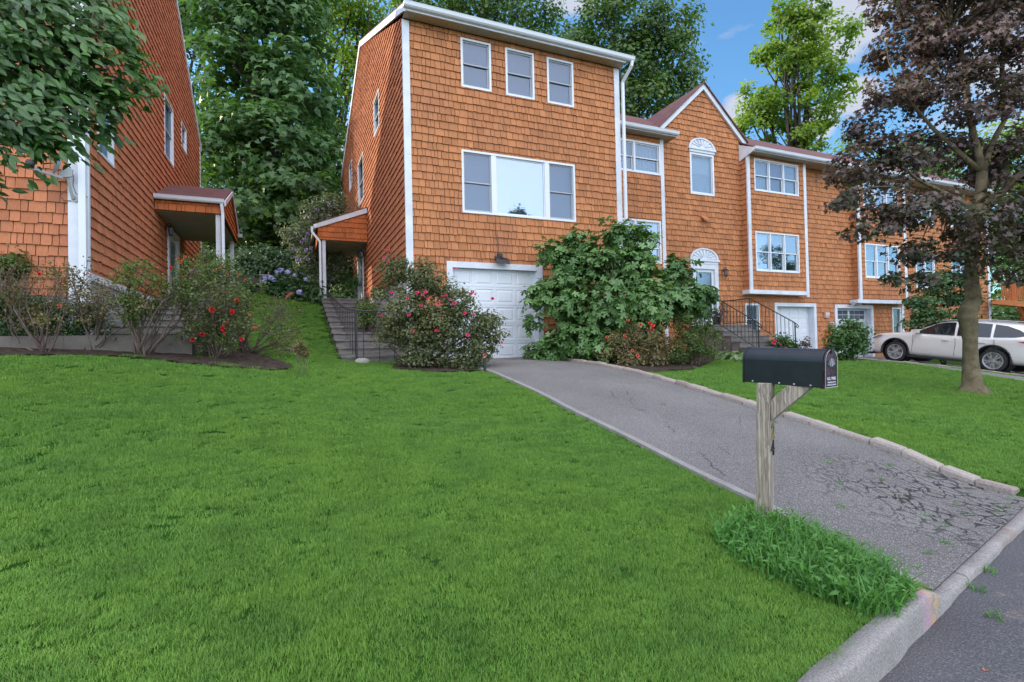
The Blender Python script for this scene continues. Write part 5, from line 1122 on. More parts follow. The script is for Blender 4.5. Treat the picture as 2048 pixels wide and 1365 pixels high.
leafcloud('weed_leaves', P_, np.array([0, 0, 1.])+rs.normal(size=(1500, 3))*.5, .05, 'lance', rs.uniform(.0, .8, 1500), 'lf_tuft', tf, rs=rs)
bx_ = rs.uniform(-7, 1, 5200); by_ = rs.uniform(8.4, 11.4, 5200); k = inpoly(bedL, bx_, by_) & (vnoise(bx_, by_, 3.5, 21) > .25); bx_, by_ = bx_[k][:700], by_[k][:700]; nb = len(bx_)
scatter('bed_weeds', np.stack([bx_, by_, gz(bx_, by_)+.01], -1), np.full((nb, 3), 1.)*rs.uniform(.5, 1.1, (nb, 1)), np.stack([np.zeros(nb), np.zeros(nb), rs.uniform(0, 6, nb)], -1), tufts(2, N=22, R_=.06, h0=.015, h1=.05, w_=.007, lean=1.2), 'thin weeds and seedlings in the bare soil under the roses', 'weeds')
# weeds in the cracks, by the kerb and on the street
wd = [(1460, 1010), (1730, 1005), (1800, 985), (1825, 1000), (1660, 1010)]
WL = ['weed in the near driveway right above the rust-stained kerb, lower left of the crack web', 'weed beside the kerb at the street end of the cracked asphalt', 'weed near the kerb, between the crack web and the last edging stones', 'weed at the kerb corner where the asphalt meets the last edging stone', 'weed tucked against the last granite edging stone by the street', 'weed on smooth asphalt between the tall grass clump and the kerb', 'weed by the kerb just right of the tall grass clump', 'weed nearest the painted kerb end beside the tall grass clump', 'weed at the lower edge of the crack web', 'weed in the middle of the crack web', 'weed among dense cracks on the street side of the driveway', 'weed in the cracks below the second edging stone from the street', 'weed in the last cracks before the kerb', 'weed at the upper end of the crack web', 'weed beside the granite edging above the crack web', 'lone weed farthest up the near driveway', 'weed at the left edge of the crack web', 'weed on smooth asphalt level with the mailbox post', 'weed low in the driveway between the crack web and the kerb', 'weed in the cracks close to the granite edging']
wp_ = [(4.55, 2.45), (4.9, 2.35), (5.2, 2.30), (5.45, 2.32), (5.7, 2.42), (4.1, 2.1), (3.8, 2.05), (3.5, 1.98), (4.7, 2.75), (4.9, 3.0), (5.2, 2.7), (5.35, 3.2), (5.1, 2.5), (4.75, 3.4), (5.5, 4.6), (4.6, 5.6), (4.35, 3.0), (3.9, 2.7), (4.45, 2.3), (5.6, 3.0)]
for i, (x, y) in enumerate(wp_):
    rs2 = np.random.RandomState(40+i); m_ = rs2.randint(10, 26); V, F, T = blades(m_, rs2.uniform(.02, .06), .012, .045, .006, rs2, 1.4, 3); V = V+np.array([x, y, g1(x, y)+.01])
    o = npmesh('weed', V, F, T, 'lf_tuft'); tag(o, WL[i], 'weed', 'weeds in the driveway cracks')
for i, (x, y) in enumerate(((3.95, 1.80), (3.62, 1.70), (3.33, 1.50))):
    rs2 = np.random.RandomState(70+i); V, F, T = blades(26, .04, .02, .06, .008, rs2, 1.5, 3); V = V+np.array([x, y, .002]); tag(npmesh('weed', V, F, T, 'lf_tuft'), ('weed in the street gutter farthest from the painted kerb end', 'middle weed of three in the street gutter', 'weed in the street gutter nearest the painted kerb end')[i], 'weed', 'weeds in the street gutter')
# ================================================================== FOLIAGE
def B(*l): return [(D(x, y, z), r/FPX*z) for (x, y, r, z) in l]
def trim(name_, *a, **k): pass
def ground_at(px, z): q = D(px, 700, z); return np.array([q[0], q[1], g1(q[0], q[1])])
HG = 'trees on the slope behind the houses'
tree('tall_tree', 'dense dark green maple filling the gap between the two houses', 'tree', ground_at(535, 27), B((470,50,85,27),(560,60,100,27.5),(480,170,95,26.5),(590,180,85,27),(440,290,75,26),(540,290,100,26),(650,330,70,27.5),(500,400,80,25.5),(600,400,80,25.5),(430,400,60,26),(560,-40,100,28)), .45, 'maple', .34, 'lf_dark', 330, 52, 1.25, seed=21, group=HG, limbs=14, flat=.5)
tree('tall_tree', 'dark tree rising past the roof edge of the left house', 'tree', ground_at(415, 34), B((400,40,80,34),(440,-40,100,34),(395,160,60,34),(360,60,70,34),(420,260,60,33),(400,350,60,33),(300,-20,110,34),(200,60,120,34),(260,-150,130,34),(120,-60,120,34)), .4, 'kite', .30, 'lf_back', 320, 60, 1.5, seed=22, group=HG)  # crown extended out of view behind the left house, added to block the sun
tree('tall_tree', 'sun-flecked tree with bare twigs left of the tall house roof', 'tree', ground_at(670, 38), B((670,50,80,38),(760,0,80,38),(640,-20,80,38),(700,150,60,37),(660,280,60,36),(740,60,50,38),(610,330,60,35)), .4, 'kite', .30, 'lf_yel', 170, 60, 1.5, seed=23, group=HG, limbs=26)
tree('tall_tree', 'green tree showing just above the middle of the tall roof', 'tree', ground_at(930, 40), B((880,10,80,40),(960,20,70,40),(1040,20,70,40),(1080,40,40,40),(960,-70,110,40),(850,60,70,40)), .4, 'kite', .32, 'lf_back', 190, 60, 1.6, seed=24, group=HG)
tree('tall_tree', 'broad dark green tree right of the tall house', 'tree', ground_at(1270, 36), B((1180,50,55,36),(1270,40,70,36),(1340,60,55,36),(1340,130,55,36),(1250,130,75,36),(1350,190,45,36),(1270,210,70,35),(1190,130,50,36),(1160,90,40,36),(1390,240,40,35)), .4, 'kite', .30, 'lf_back', 260, 62, 1.2, seed=25, group=HG)
tree('tall_tree', 'tall bright yellow-green maple lit by the sun against blue sky', 'tree', ground_at(1600, 40), B((1560,35,35,40),(1610,20,40,40),(1660,70,48,40),(1530,90,30,40),(1570,110,45,40),(1630,140,50,40),(1680,170,28,40),(1520,200,42,40),(1580,210,50,40),(1650,225,38,40),(1510,255,45,40),(1580,275,50,40),(1630,270,30,40),(1600,60,40,40)), .45, 'kite', .32, 'lf_yel', 200, 72, .88, seed=26, group=HG, limbs=18)
tree('tall_tree', 'yellow-green tree glowing behind the fork of the purple-leaved tree', 'tree', ground_at(1950, 44), B((1840,320,50,44),(1910,320,60,44),(1980,290,60,44),(2040,350,60,44),(1960,400,60,44),(2090,300,90,44),(1780,310,30,44),(1880,400,50,44),(2040,450,60,44),(1700,300,26,44)), .4, 'kite', .36, 'lf_yel', 190, 60, 1.7, seed=27, group=HG)
tree('tall_tree', 'dark tree low behind the deck at the right edge', 'tree', ground_at(2060, 36), B((2030,470,60,36),(2090,480,80,36),(2010,560,60,35),(2070,600,80,34)), .3, 'kite', .3, 'lf_back', 130, 60, 1.3, seed=28, group=HG)
tree('tall_tree', 'shaded tree deep between the houses, low behind the ivy bank', 'tree', ground_at(500, 33), B((440,480,70,32),(540,470,70,33),(620,480,60,32),(690,440,60,33),(450,370,60,34),(560,360,90,34),(650,400,60,34),(480,250,60,34),(580,250,80,34)), .4, 'kite', .34, 'lf_back', 330, 60, 1.5, seed=29, group=HG)
# purple maple
def maple():
    base = np.array([12.03, 5.62, g1(12.03, 5.62)]); z0 = 10
    bl = B((1810,80,70,10.4),(1890,40,80,10.2),(1990,70,85,9.8),(1790,170,55,10),(1860,170,70,10.6),(1950,190,70,9.6),(2060,150,80,9.8),(1745,265,48,9.6),(1700,335,42,9.2),(1780,330,62,9.6),(1870,300,62,10.6),(1970,320,60,10.4),(2080,310,80,9.6),(1685,395,32,8.9),(1765,410,45,9.2),(1850,415,62,9.0),(1950,450,66,9.2),(2050,440,70,9.4),(1720,460,26,8.9),(1785,445,30,8.9),(1830,500,40,9.1),(1900,525,40,9.4),(2020,530,50,9.3),(1900,-50,90,10),(2010,-40,100,10),(1800,-10,60,10.2),(2120,480,80,9.4),(1780,560,22,9.0),(1850,560,26,9.2),(2120,0,110,10))
    rs = np.random.RandomState(31); t = thing('purple_maple', 'purple-leaved maple with a knobbly trunk on the right-hand lawn', 'tree', tuple(base))
    P, Nn, T, cen = clumps(bl, 570, 60, rs, .315, .5, .5, .3)
    gk = rs.uniform(0, 1, len(P)) < np.clip(.55-(P[:, 2]-2.6)*.20, .08, .55)
    leafcloud('crown', P[~gk], Nn[~gk], .086, 'maple', T[~gk], 'lf_pur', t, rs=rs); leafcloud('green_leaves', P[gk], Nn[gk], .086, 'maple', T[gk], 'lf_mgr', t, rs=rs)
    mb = MB(); W = lambda x, y, z=10.0: D(x, y, z)
    pts = [base+(0, 0, -.1), base+(0, 0, .04), base+(0, 0, .16), W(1942, 725), W(1940, 680), W(1936, 648), W(1934, 634), W(1937, 618), W(1946, 598), W(1943, 560), W(1944, 500), W(1950, 440), W(1962, 380), W(1964, 345)]
    rad = [.30, .22, .152, .122, .115, .130, .168, .158, .116, .108, .106, .102, .095, .088]
    n = 16; vs = []
    for i, (p, r) in enumerate(zip(pts, rad)):
        p = np.array(p)
        for j in range(n):
            a = 2*PI*j/n; rr_ = r*(1+.06*math.sin(a*3+i*.8)+.05*math.sin(a*5+i*1.7)+(.16*max(0, math.sin(a*5+1)) if i < 3 else 0)+(.13*math.sin(a*2+2.1*i) if 4 < i < 9 else 0)); vs.append(p+np.array([math.cos(a)*rr_, math.sin(a)*rr_, 0]))
    mb.mesh(vs, [(i*n+j, i*n+(j+1) % n, (i+1)*n+(j+1) % n, (i+1)*n+j) for i in range(len(pts)-1) for j in range(n)])
    f = W(1964, 345)
    L = [limb(mb, f, W(1935, 210), .08, .045, rs, .05), limb(mb, f, W(2010, 240, 10.2), .07, .04, rs, .05), limb(mb, W(1950, 440), W(2060, 330, 9.6), .09, .05, rs, .05), limb(mb, W(1935, 210), W(1900, 60, 10.2), .06, .03, rs, .06), limb(mb, W(2010, 240, 10.2), W(2020, 40, 9.9), .05, .03, rs, .06), limb(mb, W(1944, 500), W(1850, 400, 9.3), .06, .03, rs, .08), limb(mb, W(1950, 420), W(1790, 330, 9.7), .06, .02, rs, .08), limb(mb, f, W(1800, 180, 10), .06, .02, rs, .06)]
    nodes = [p for l in L for p in l[1:]]
    for i in rs.permutation(len(cen))[:150]:
        d = [np.linalg.norm(cen[i]-q) for q in nodes]; q = nodes[int(np.argmin(d))]; limb(mb, q, cen[i], .02, .006, rs, .1, 4, 4)
    mb.build('trunk', simple('mossy_maple_bark', (.135, .108, .06), .95, .45, 7, bump=1, bscale=26), t, smooth=True)
maple()
# overhanging branch of a tree just left of the frame
def near_tree():
    rs = np.random.RandomState(33); base = np.array([-4.6, 5.4, g1(-4.6, 5.4)]); t = thing('shade_tree', 'leafy green tree hanging over the upper left corner of the lawn', 'tree', tuple(base))
    bl = B((30,50,85,3.7),(130,40,80,3.8),(215,55,44,3.9),(60,150,90,3.7),(160,140,80,3.8),(240,120,40,3.9),(40,240,75,3.6),(130,215,70,3.7),(210,190,48,3.8),(265,165,26,3.9),(50,305,30,3.6),(20,320,30,3.6),(110,285,32,3.6),(-80,100,120,3.7),(-120,260,110,3.7),(-60,-60,150,3.9),(120,-60,110,4.0),(-250,100,160,3.9))
    P, Nn, T, cen = clumps(bl, 400, 26, rs, .125, .6, .3, .2)
    ax = np.array(_r)*.75+np.array([0, 0, -.62]); P = P+ax*rs.uniform(-.14, .14, (len(P), 1)); leafcloud('crown', P, Nn+np.array(-_d)*.7, .088, 'beech', T, 'lf_near', t, ax=ax, rs=rs, ks=.28)
    mb = MB(); fk = base+np.array([0, 0, 2.6]); mb.tube([base+(0, 0, -.2), base+(0, 0, .2), base+(0, 0, 1.5), fk], [.22, .17, .15, .14], 12)
    m1, m2, m3 = D(-60, 120, 3.8), D(-80, 260, 3.7), D(-40, -40, 3.9)
    nodes = []
    for m_ in (m1, m2, m3): nodes += limb(mb, fk, m_, .09, .035, rs, .06)[2:]
    for e in (D(120, 120, 3.8), D(180, 60, 3.9), D(90, 250, 3.7), D(60, 20, 3.8)): nodes += limb(mb, [m1, m1, m2, m3][len(nodes) % 4 if False else 0], e, .03, .012, rs, .08)[1:]
    for i in rs.permutation(len(cen))[:120]:
        d = [np.linalg.norm(cen[i]-q) for q in nodes]; limb(mb, nodes[int(np.argmin(d))], cen[i], .007, .003, rs, .1, 4, 3)
    mb.build('trunk', 'bark', t, smooth=True)
near_tree()
# shrubs
BLOS = {}
def blossom(kind, size):
    key = (kind, size)
    if key not in BLOS:
        r = random.Random(5); mb = MB()
        if kind == 'bluef':
            for k in range(60):
                v = Vector((r.gauss(0, 1), r.gauss(0, 1), r.gauss(0, 1))).normalized()*size; a = v.cross(Vector((.3, .2, 1))).normalized()*size*.3; b = v.cross(a).normalized()*size*.3; v.z *= .8; mb.face([v-a, v-b, v+a, v+b])
        else:
            for ring_, (rad_, up_, m_) in enumerate(((.25, .9, 4), (.6, .6, 5), (1., .15, 6))):
                for k in range(m_):
                    a = 2*PI*(k+.4*ring_)/m_; d = Vector((math.cos(a), math.sin(a), 0)); s_ = Vector((-d.y, d.x, 0)); w2 = size*.55
                    mb.face([d*size*.1, d*size*rad_*.6-s_*w2+Vector((0, 0, size*up_*.4)), d*size*rad_+Vector((0, 0, size*up_)), d*size*rad_*.6+s_*w2+Vector((0, 0, size*up_*.4))])
        me = bpy.data.meshes.new('blossom'); me.from_pydata(mb.v, [], mb.f); me.materials.append(M[kind]); BLOS[key] = me
    return BLOS[key]
def put_blossoms(t, pts, kind, size, rs, name='blossom'):
    b = np.array(base_of(t))
    for p in pts:
        o = bpy.data.objects.new(name, blossom(kind, size)); COL.objects.link(o); o.parent = t; o.location = Vector(np.array(p)-b); s_ = rs.uniform(.75, 1.25); o.scale = (s_, s_, s_)
        dv = Vector(-_d)*.8+Vector((rs.normal()*.5, rs.normal()*.3, .5+rs.uniform(0, .5))); o.rotation_euler = dv.to_track_quat('Z', 'Y').to_euler()
def shrub(name, label, cat, base, blobs, leaf, size, mt, ncl, nl, rcl, seed, stems=8, group=None, flat=.8, lift=.5, fl=(), tw='twig', hollow=.35, r0=.022, clip_z=True):
    rs = np.random.RandomState(seed); base = np.array(base, float); t = thing(name, label, cat, tuple(base), group)
    P, Nn, T, cen = clumps(blobs, ncl, nl, rs, rcl, flat, lift, hollow)
    gzv = gz(P[:, 0], P[:, 1]); k = P[:, 2] > gzv+.02; P, Nn, T = P[k], Nn[k], T[k]
    leafcloud('foliage', P, Nn, size, leaf, T, mt, t, rs=rs); mb = MB()
    for i in rs.permutation(len(cen))[:stems]:
        pts = limb(mb, base+np.array([rs.normal()*.07, rs.normal()*.07, -.03]), cen[i], r0, r0*.3, rs, .1, 5)
        dd = np.linalg.norm(cen-cen[i], axis=1); 
        for j in np.argsort(dd)[1:4]: limb(mb, pts[3], cen[j], r0*.4, r0*.15, rs, .12, 4, 4)
    mb.build('stems', tw, t, smooth=True)
    for (kind, sz, where) in fl:
        put_blossoms(t, where, kind, sz, rs)
    return t
def rim_pts(rs, lst): return [D(x, y, z) for x, y, z in lst]
pinkp = [(777,499,10),(768,516,9.9),(789,516,9.9),(830,512,10.1),(840,531,10),(775,523,9.9),(800,592,9.7),(835,586,9.6),(845,590,9.6),(815,597,9.6),(842,612,9.6),(877,608,9.6),(892,592,9.6),(885,593,9.6),(909,607,9.6),(927,581,9.8),(944,588,9.8),(988,621,9.9),(762,632,9.8),(818,631,9.5),(930,627,9.6),(946,630,9.6),(873,662,9.5),(935,671,9.5),(826,664,9.5),(1004,686,9.9),(910,538,9.9),(783,585,9.8),(736,588,10),(856,598,9.6),(900,600,9.6),(985,598,9.9),(851,585,9.6),(950,590,9.7)]
shrub('rose_bush', 'big rose bush covered in pink blooms beside the white garage door', 'rose bush', ground_at(840, 10.3), B((795,540,38,10.2),(760,590,22,10.2),(850,560,45,10.2),(905,600,48,10.1),(815,620,52,10),(870,650,58,9.9),(940,650,48,10),(960,700,38,9.9),(780,665,34,10.1),(840,700,48,9.9),(910,715,42,9.8),(975,640,26,10),(990,665,18,10),(930,730,24,9.7)), 'oval', .056, 'lf_rose', 520, 50, .17, 41, 18, fl=[('pink', .037, rim_pts(None, pinkp))])
shrub('fig_tree', 'large fig with lobed leaves spreading right of the near garage', 'fig tree', ground_at(1230, 12.7), B((1130,520,40,12.6),(1160,480,26,12.6),(1090,500,16,12.5),(1230,470,30,12.8),(1275,480,30,12.8),(1200,530,50,12.4),(1270,540,50,12.6),(1350,540,32,12.7),(1130,590,50,12.2),(1210,610,60,12.1),(1290,610,58,12.3),(1365,600,45,12.6),(1400,600,26,12.8),(1080,590,24,12.1),(1065,640,16,12.0),(1150,670,45,12.1),(1100,700,32,11.9),(1075,710,18,11.9),(1200,690,40,11.9),(1260,660,40,12.2),(1410,590,18,12.8)), 'fig', .19, 'lf_fig', 430, 17, .30, 42, 16, lift=.35, tw='bark', r0=.04, hollow=.3)
shrub('rose_bush', 'low rose bush with a few red blooms in front of the fig', 'rose bush', ground_at(1265, 11.4), B((1235,680,32,11.5),(1280,670,36,11.5),(1255,710,34,11.4),(1300,705,34,11.4),(1215,700,20,11.4),(1325,685,20,11.5)), 'oval', .055, 'lf_rosed', 150, 34, .17, 43, 12, fl=[('red', .05, [D(1300, 648, 11.3), D(1306, 652, 11.3), D(1304, 661, 11.3), D(1281, 650, 11.3)]), ('coral', .045, [D(1256, 641, 11.3), D(1214, 675, 11.2), D(1375, 654, 11.9), D(1265, 702, 11.1), D(1250, 673, 11.2), D(1275, 712, 11.1)])])
shrub('shrub', 'olive green shrub between the fig and the entrance steps', 'shrub', ground_at(1385, 12.3), B((1360,640,24,12.3),(1400,650,30,12.4),(1375,690,36,12.1),(1415,690,26,12.4),(1345,700,26,12.1),(1425,665,16,12.5)), 'oval', .05, 'lf_oliv', 150, 36, .17, 44, 12)
shrub('shrub', 'rounded dark azalea standing before the glazed end garage door', 'shrub', ground_at(1700, 16.3), B((1680,668,24,16.4),(1712,666,25,16.4),(1697,650,14,16.4),(1697,690,28,16.2),(1718,692,20,16.2),(1674,690,16,16.3)), 'oval', .085, 'lf_near', 170, 34, .22, 45, 10)
shrub('shrub', 'small bright green shrub beside the upper side steps', 'shrub', ground_at(738, 12.8), B((728,612,18,13),(742,632,22,12.8),(730,640,14,12.8)), 'oval', .06, 'lf_oliv', 60, 30, .16, 46, 6)
shrub('dogwood', 'small light green layered tree in front of the end house', 'tree', ground_at(1885, 19), B((1850,610,34,19),(1890,590,34,19.4),(1930,600,30,19),(1860,640,32,18.6),(1910,640,32,18.8),(1830,640,20,18.6),(1880,560,30,19.2),(1930,560,26,19)), 'oval', .13, 'lf_hedge', 170, 30, .45, 47, 8, flat=.3)
shrub('shrub', 'clipped green hedge shrub at the far right below the deck', 'hedge', ground_at(2030, 24), B((2010,668,26,24),(2040,664,28,24),(2070,664,30,24)), 'kite', .12, 'lf_near', 90, 40, .4, 48, 3)
shrub('shrub', 'dark leafy shrubs on the bank beneath the wooden deck', 'shrub', ground_at(2020, 28), B((2000,640,22,28),(2030,630,26,28),(2060,640,30,28)), 'kite', .2, 'lf_back', 70, 36, .6, 49, 3)
shrub('rose_of_sharon', 'tall pale-leaved shrub dotted with lilac flowers behind the side porch', 'shrub', ground_at(640, 20), B((640,430,38,20),(600,470,32,20),(660,470,36,20),(620,510,36,19.8),(665,530,34,20),(600,540,22,19.6),(640,570,30,19.6),(670,410,24,20.4)), 'oval', .11, 'lf_pale', 260, 36, .38, 50, 9, fl=[('lilac', .07, [D(*q) for q in ((658,410,19.5),(620,434,19.2),(615,468,19.2),(610,480,19.2),(603,485,19.2),(622,497,19),(612,500,19),(590,515,19),(598,520,19),(603,546,19),(640,455,19.3),(650,500,19),(588,500,19.2),(635,420,19.5),(616,520,19),(628,475,19.1))])])
shrub('hydrangea', 'rounded hydrangea with blue mophead flowers at the top of the lawn strip', 'shrub', ground_at(580, 17.3), B((560,575,26,17.3),(590,565,28,17.4),(615,580,24,17.2),(575,590,22,17.1),(605,595,22,17),(625,600,16,16.8)), 'oval', .12, 'lf_hedge', 130, 24, .25, 51, 6, fl=[('bluef', .085, [D(*q) for q in ((555,545,16.9),(561,541,16.9),(575,545,16.9),(589,551,16.9),(529,557,17),(541,556,16.9),(547,560,16.9),(529,563,16.9),(611,559,16.8),(599,585,16.6),(529,565,16.9))])])
shrub('hydrangea', 'small dark hydrangea with one mauve bloom beside the stone wall', 'shrub', ground_at(495, 17.6), B((490,578,16,17.6),(505,580,14,17.6)), 'oval', .10, 'lf_hedge', 40, 24, .2, 52, 4, fl=[('bluef', .08, [D(478, 572, 17.2)])])
# ivy bank behind
def bank(name, label, cat, rowdef, mt, size, ncl, nl, seed, leaf='kite', rcl=.5):
    rs = np.random.RandomState(seed); bl = B(*rowdef); P, Nn, T, cen = clumps(bl, ncl, nl, rs, rcl, .8, .5, .5); k = P[:, 2] > gz(P[:, 0], P[:, 1])-.1
    o = leafcloud(name, P[k], Nn[k]+np.array(-_d)*.6, size, leaf, T[k], mt, None, rs=rs); tag(o, label, cat, kind='stuff')
bank('ivy_bank', 'dark ivy and ground cover on the bank between the houses', 'ivy', [(x, 525+(i % 2)*22, 34, 22.5) for i, x in enumerate(range(400, 700, 24))]+[(x, 560, 26, 21.5) for x in range(420, 520, 26)], 'lf_hedge', .15, 300, 60, 55)
bank('undergrowth', 'dark undergrowth on the wooded slope behind the ivy bank', 'undergrowth', [(x, 490+(i % 3)*16, 36, 27+i % 2) for i, x in enumerate(range(400, 720, 26))], 'lf_back', .22, 200, 60, 56, rcl=.8)
bank('shade_plants', 'dark leafy plants under the side porch roof by the wall', 'ivy', [(690, 590, 16, 18.6), (700, 560, 14, 20), (675, 600, 12, 18.4), (668, 570, 20, 22.5), (690, 540, 20, 23)], 'lf_dark', .12, 90, 50, 57, rcl=.3)
# boxwood and leafy plant at the left house
shrub('boxwood_hedge', 'dark clipped hedge at the left edge behind the low wall', 'hedge', ground_at(60, 8.1), B((10,612,38,8.0),(60,612,36,8.1),(110,618,34,8.2),(160,630,30,8.3),(-40,610,40,7.9),(-120,615,42,7.8),(-200,620,42,7.7),(200,645,20,8.4),(30,645,34,7.95),(90,650,30,8.1),(150,655,24,8.25)), 'oval', .035, 'lf_hedge', 420, 60, .14, 58, 4)
shrub('leafy_plant', 'bright leafy plant poking in at the left edge above the hedge', 'plant', ground_at(10, 8.2), B((10,525,22,8.3),(35,520,16,8.3),(15,550,18,8.3),(-20,530,30,8.3)), 'maple', .085, 'lf_near', 50, 14, .13, 59, 6)
# hostas
def hosta(label, base, n, R_, size, seed, mt='lf_host'):
    rs = np.random.RandomState(seed); b = np.array(base); a = rs.uniform(0, 2*PI, n); r = R_*np.sqrt(rs.uniform(0, 1, n)); P = b+np.stack([np.cos(a)*r, np.sin(a)*r*.6, np.zeros(n)], -1); P[:, 2] = gz(P[:, 0], P[:, 1])+rs.uniform(.05, .22, n)
    ax = np.stack([np.cos(a), np.sin(a), -.35+0*a], -1); t = thing('hosta', label, 'plant', tuple(b)); leafcloud('leaves', P, np.stack([np.cos(a)*.3, np.sin(a)*.3, 1+0*a], -1)+rs.normal(size=(n, 3))*.25, size, 'lance', rs.uniform(0, 1, n), mt, t, ax=ax, rs=rs)
hosta('wide bed of arching hosta leaves at the foot of the entrance steps', (12.2, 10.75, 1.), 330, 1.25, .34, 61)
hosta('bright green hosta clump between the rounded azalea and the lawn', (16.2, 11.4, .85), 120, .5, .3, 62)
hosta('variegated hosta leaves beside the steps of the left house', tuple(ground_at(240, 8.45)), 190, .45, .18, 63, 'lf_pale')
# rose canes of the front bed
def canes(label, basepx, z, tips, seed, leafy, redp=(), coralp=(), nst=9, thick=.015, mt='lf_rosed'):
    rs = np.random.RandomState(seed); b = G(*basepx) if z is None else ground_at(basepx[0], z); t = thing('rose_bush', label, 'rose bush', tuple(b)); mb = MB(); ends = []
    zz = z or float((b-C0)@_d)
    for i in range(nst):
        x, y, r = tips[i % len(tips)]; e = D(x+rs.uniform(-r, r), y+rs.uniform(-r, r)*.8, zz+rs.uniform(-.35, .35))
        pts = limb(mb, b+np.array([rs.normal()*.05, rs.normal()*.05, -.03]), e, thick, thick*.35, rs, .17, 6, 7); ends.append(e)
        for k in (3, 4, 5, 6):
            for _ in range(1 if k < 5 else 2):
                e2 = pts[k]+(e-pts[k])*.5+rs.normal(size=3)*.16+np.array([0, 0, .12]); p2 = limb(mb, pts[k], e2, thick*.4, thick*.18, rs, .15, 4, 4); ends.append(e2)
                for _ in range(1): e3 = p2[2]+rs.normal(size=3)*.10+np.array([0, 0, .10]); limb(mb, p2[2], e3, thick*.2, thick*.1, rs, .15, 3, 3); ends.append(e3)
    mb.build('stems', 'twig', t, smooth=True); E = np.array(ends); m_ = int(len(E)*leafy)
    if m_:
        idx = rs.choice(len(E), m_); m_ = len(idx); P = np.repeat(E[idx], 9, 0)+rs.normal(size=(m_*9, 3))*.05; leafcloud('foliage', P, rs.normal(size=(len(P), 3))+np.array([0, 0, .8]), .042, 'oval', rs.uniform(0, 1, len(P)), mt, t, rs=rs)
    put_blossoms(t, [D(x, y, zz-.3) for x, y in redp], 'red', .05, rs); put_blossoms(t, [D(x, y, zz-.3) for x, y in coralp], 'coral', .03, rs)
canes('leggy rose bush with bare grey canes, leftmost in the front bed', (92, 706), None, [(40,560,28),(95,555,30),(30,620,25),(130,600,30),(70,640,22)], 71, 1.3, [(80,549)], [(118,613)], 11)
canes('bare rose bush before the white corner board of the left house', (175, 702), None, [(165,560,25),(215,590,30),(190,620,25),(250,610,20),(150,530,12)], 72, 1.2, [], [(175,548)], 9)
canes('spreading bare rose bush in front of the left house steps', (285, 712), None, [(300,560,40),(360,560,35),(260,620,25),(330,610,30),(390,580,30)], 73, 2.6, [(344,537)], [(283,578),(356,520),(370,515),(362,525)], 13, .02, 'lf_oliv')
canes('rose bush with the most red blooms, low in the front bed', (441, 718), None, [(410,650,30),(440,620,30),(470,650,28),(400,670,20),(440,590,20)], 74, 3.2, [(465,625),(446,657),(425,620),(386,680),(484,679),(473,602),(404,669),(452,645)], [(510,655),(390,660),(450,668),(500,630)], 15, .017, 'lf_rose')
canes('twiggy rose bush reaching towards the porch posts', (490, 706), None, [(400,540,35),(430,550,35),(460,600,30),(440,570,40),(480,600,20)], 75, 3.2, [], [(368,520),(400,545),(430,540),(445,535),(455,548),(478,550),(490,560),(390,535),(410,530)], 20, .014, 'lf_oliv')
canes('rose bush with one long branch leaning right over the grass', (500, 708), None, [(590,690,10),(600,700,14),(560,640,14),(575,610,10),(590,665,10)], 76, .5, [], [(582,588),(576,592),(508,660),(515,654)], 9, .014)
_t = [o for o in bpy.data.objects if o.get('label', '').startswith('rose bush with one long branch')][0]
_b = np.array(_t.location); _z = float((_b-C0)@_d)-.15; rsb = np.random.RandomState(12); mb = MB()
for pl_, r_ in ((((486,690),(500,665),(520,662),(545,672),(570,690),(596,706)), .014), (((500,665),(530,650),(552,628),(570,603),(575,590)), .010), (((530,650),(560,640),(590,628),(612,622)), .007), (((545,672),(580,664),(600,655),(612,650)), .007), (((560,640),(580,632),(590,640)), .005), (((552,628),(540,612),(535,600)), .005)):
    mb.tube([D(x+rsb.normal()*1.5, y+rsb.normal()*1.5, _z) for x, y in pl_], [r_*(1-.55*k/len(pl_)) for k in range(len(pl_))], 5)
mb.build('long_branch', 'twig', _t, smooth=True)
shrub('rose_clump', 'small leafy tangle at the end of the leaning rose branch', 'shrub', ground_at(600, 7.8), B((600,695,16,7.9),(608,702,12,7.9)), 'oval', .035, 'lf_rosed', 26, 34, .06, 77, 5, r0=.006)
shrub('flower_patch', 'pink geraniums and leaves in front of the middle garage', 'flowers', ground_at(1565, 15.6), B((1560,688,16,15.6),(1580,690,14,15.6)), 'oval', .09, 'lf_near', 36, 24, .2, 78, 4, fl=[('pink', .06, [D(1550, 682, 15.3), D(1560, 690, 15.2), D(1572, 697, 15.2), D(1547, 687, 15.3)])])
shrub('rose_bush', 'thin young rose with pale tips before the middle garage door', 'rose bush', ground_at(1612, 15.2), B((1606,690,8,15.2),(1616,688,8,15.2),(1612,680,6,15.2)), 'oval', .06, 'lf_pur', 16, 14, .12, 79, 6, r0=.01)
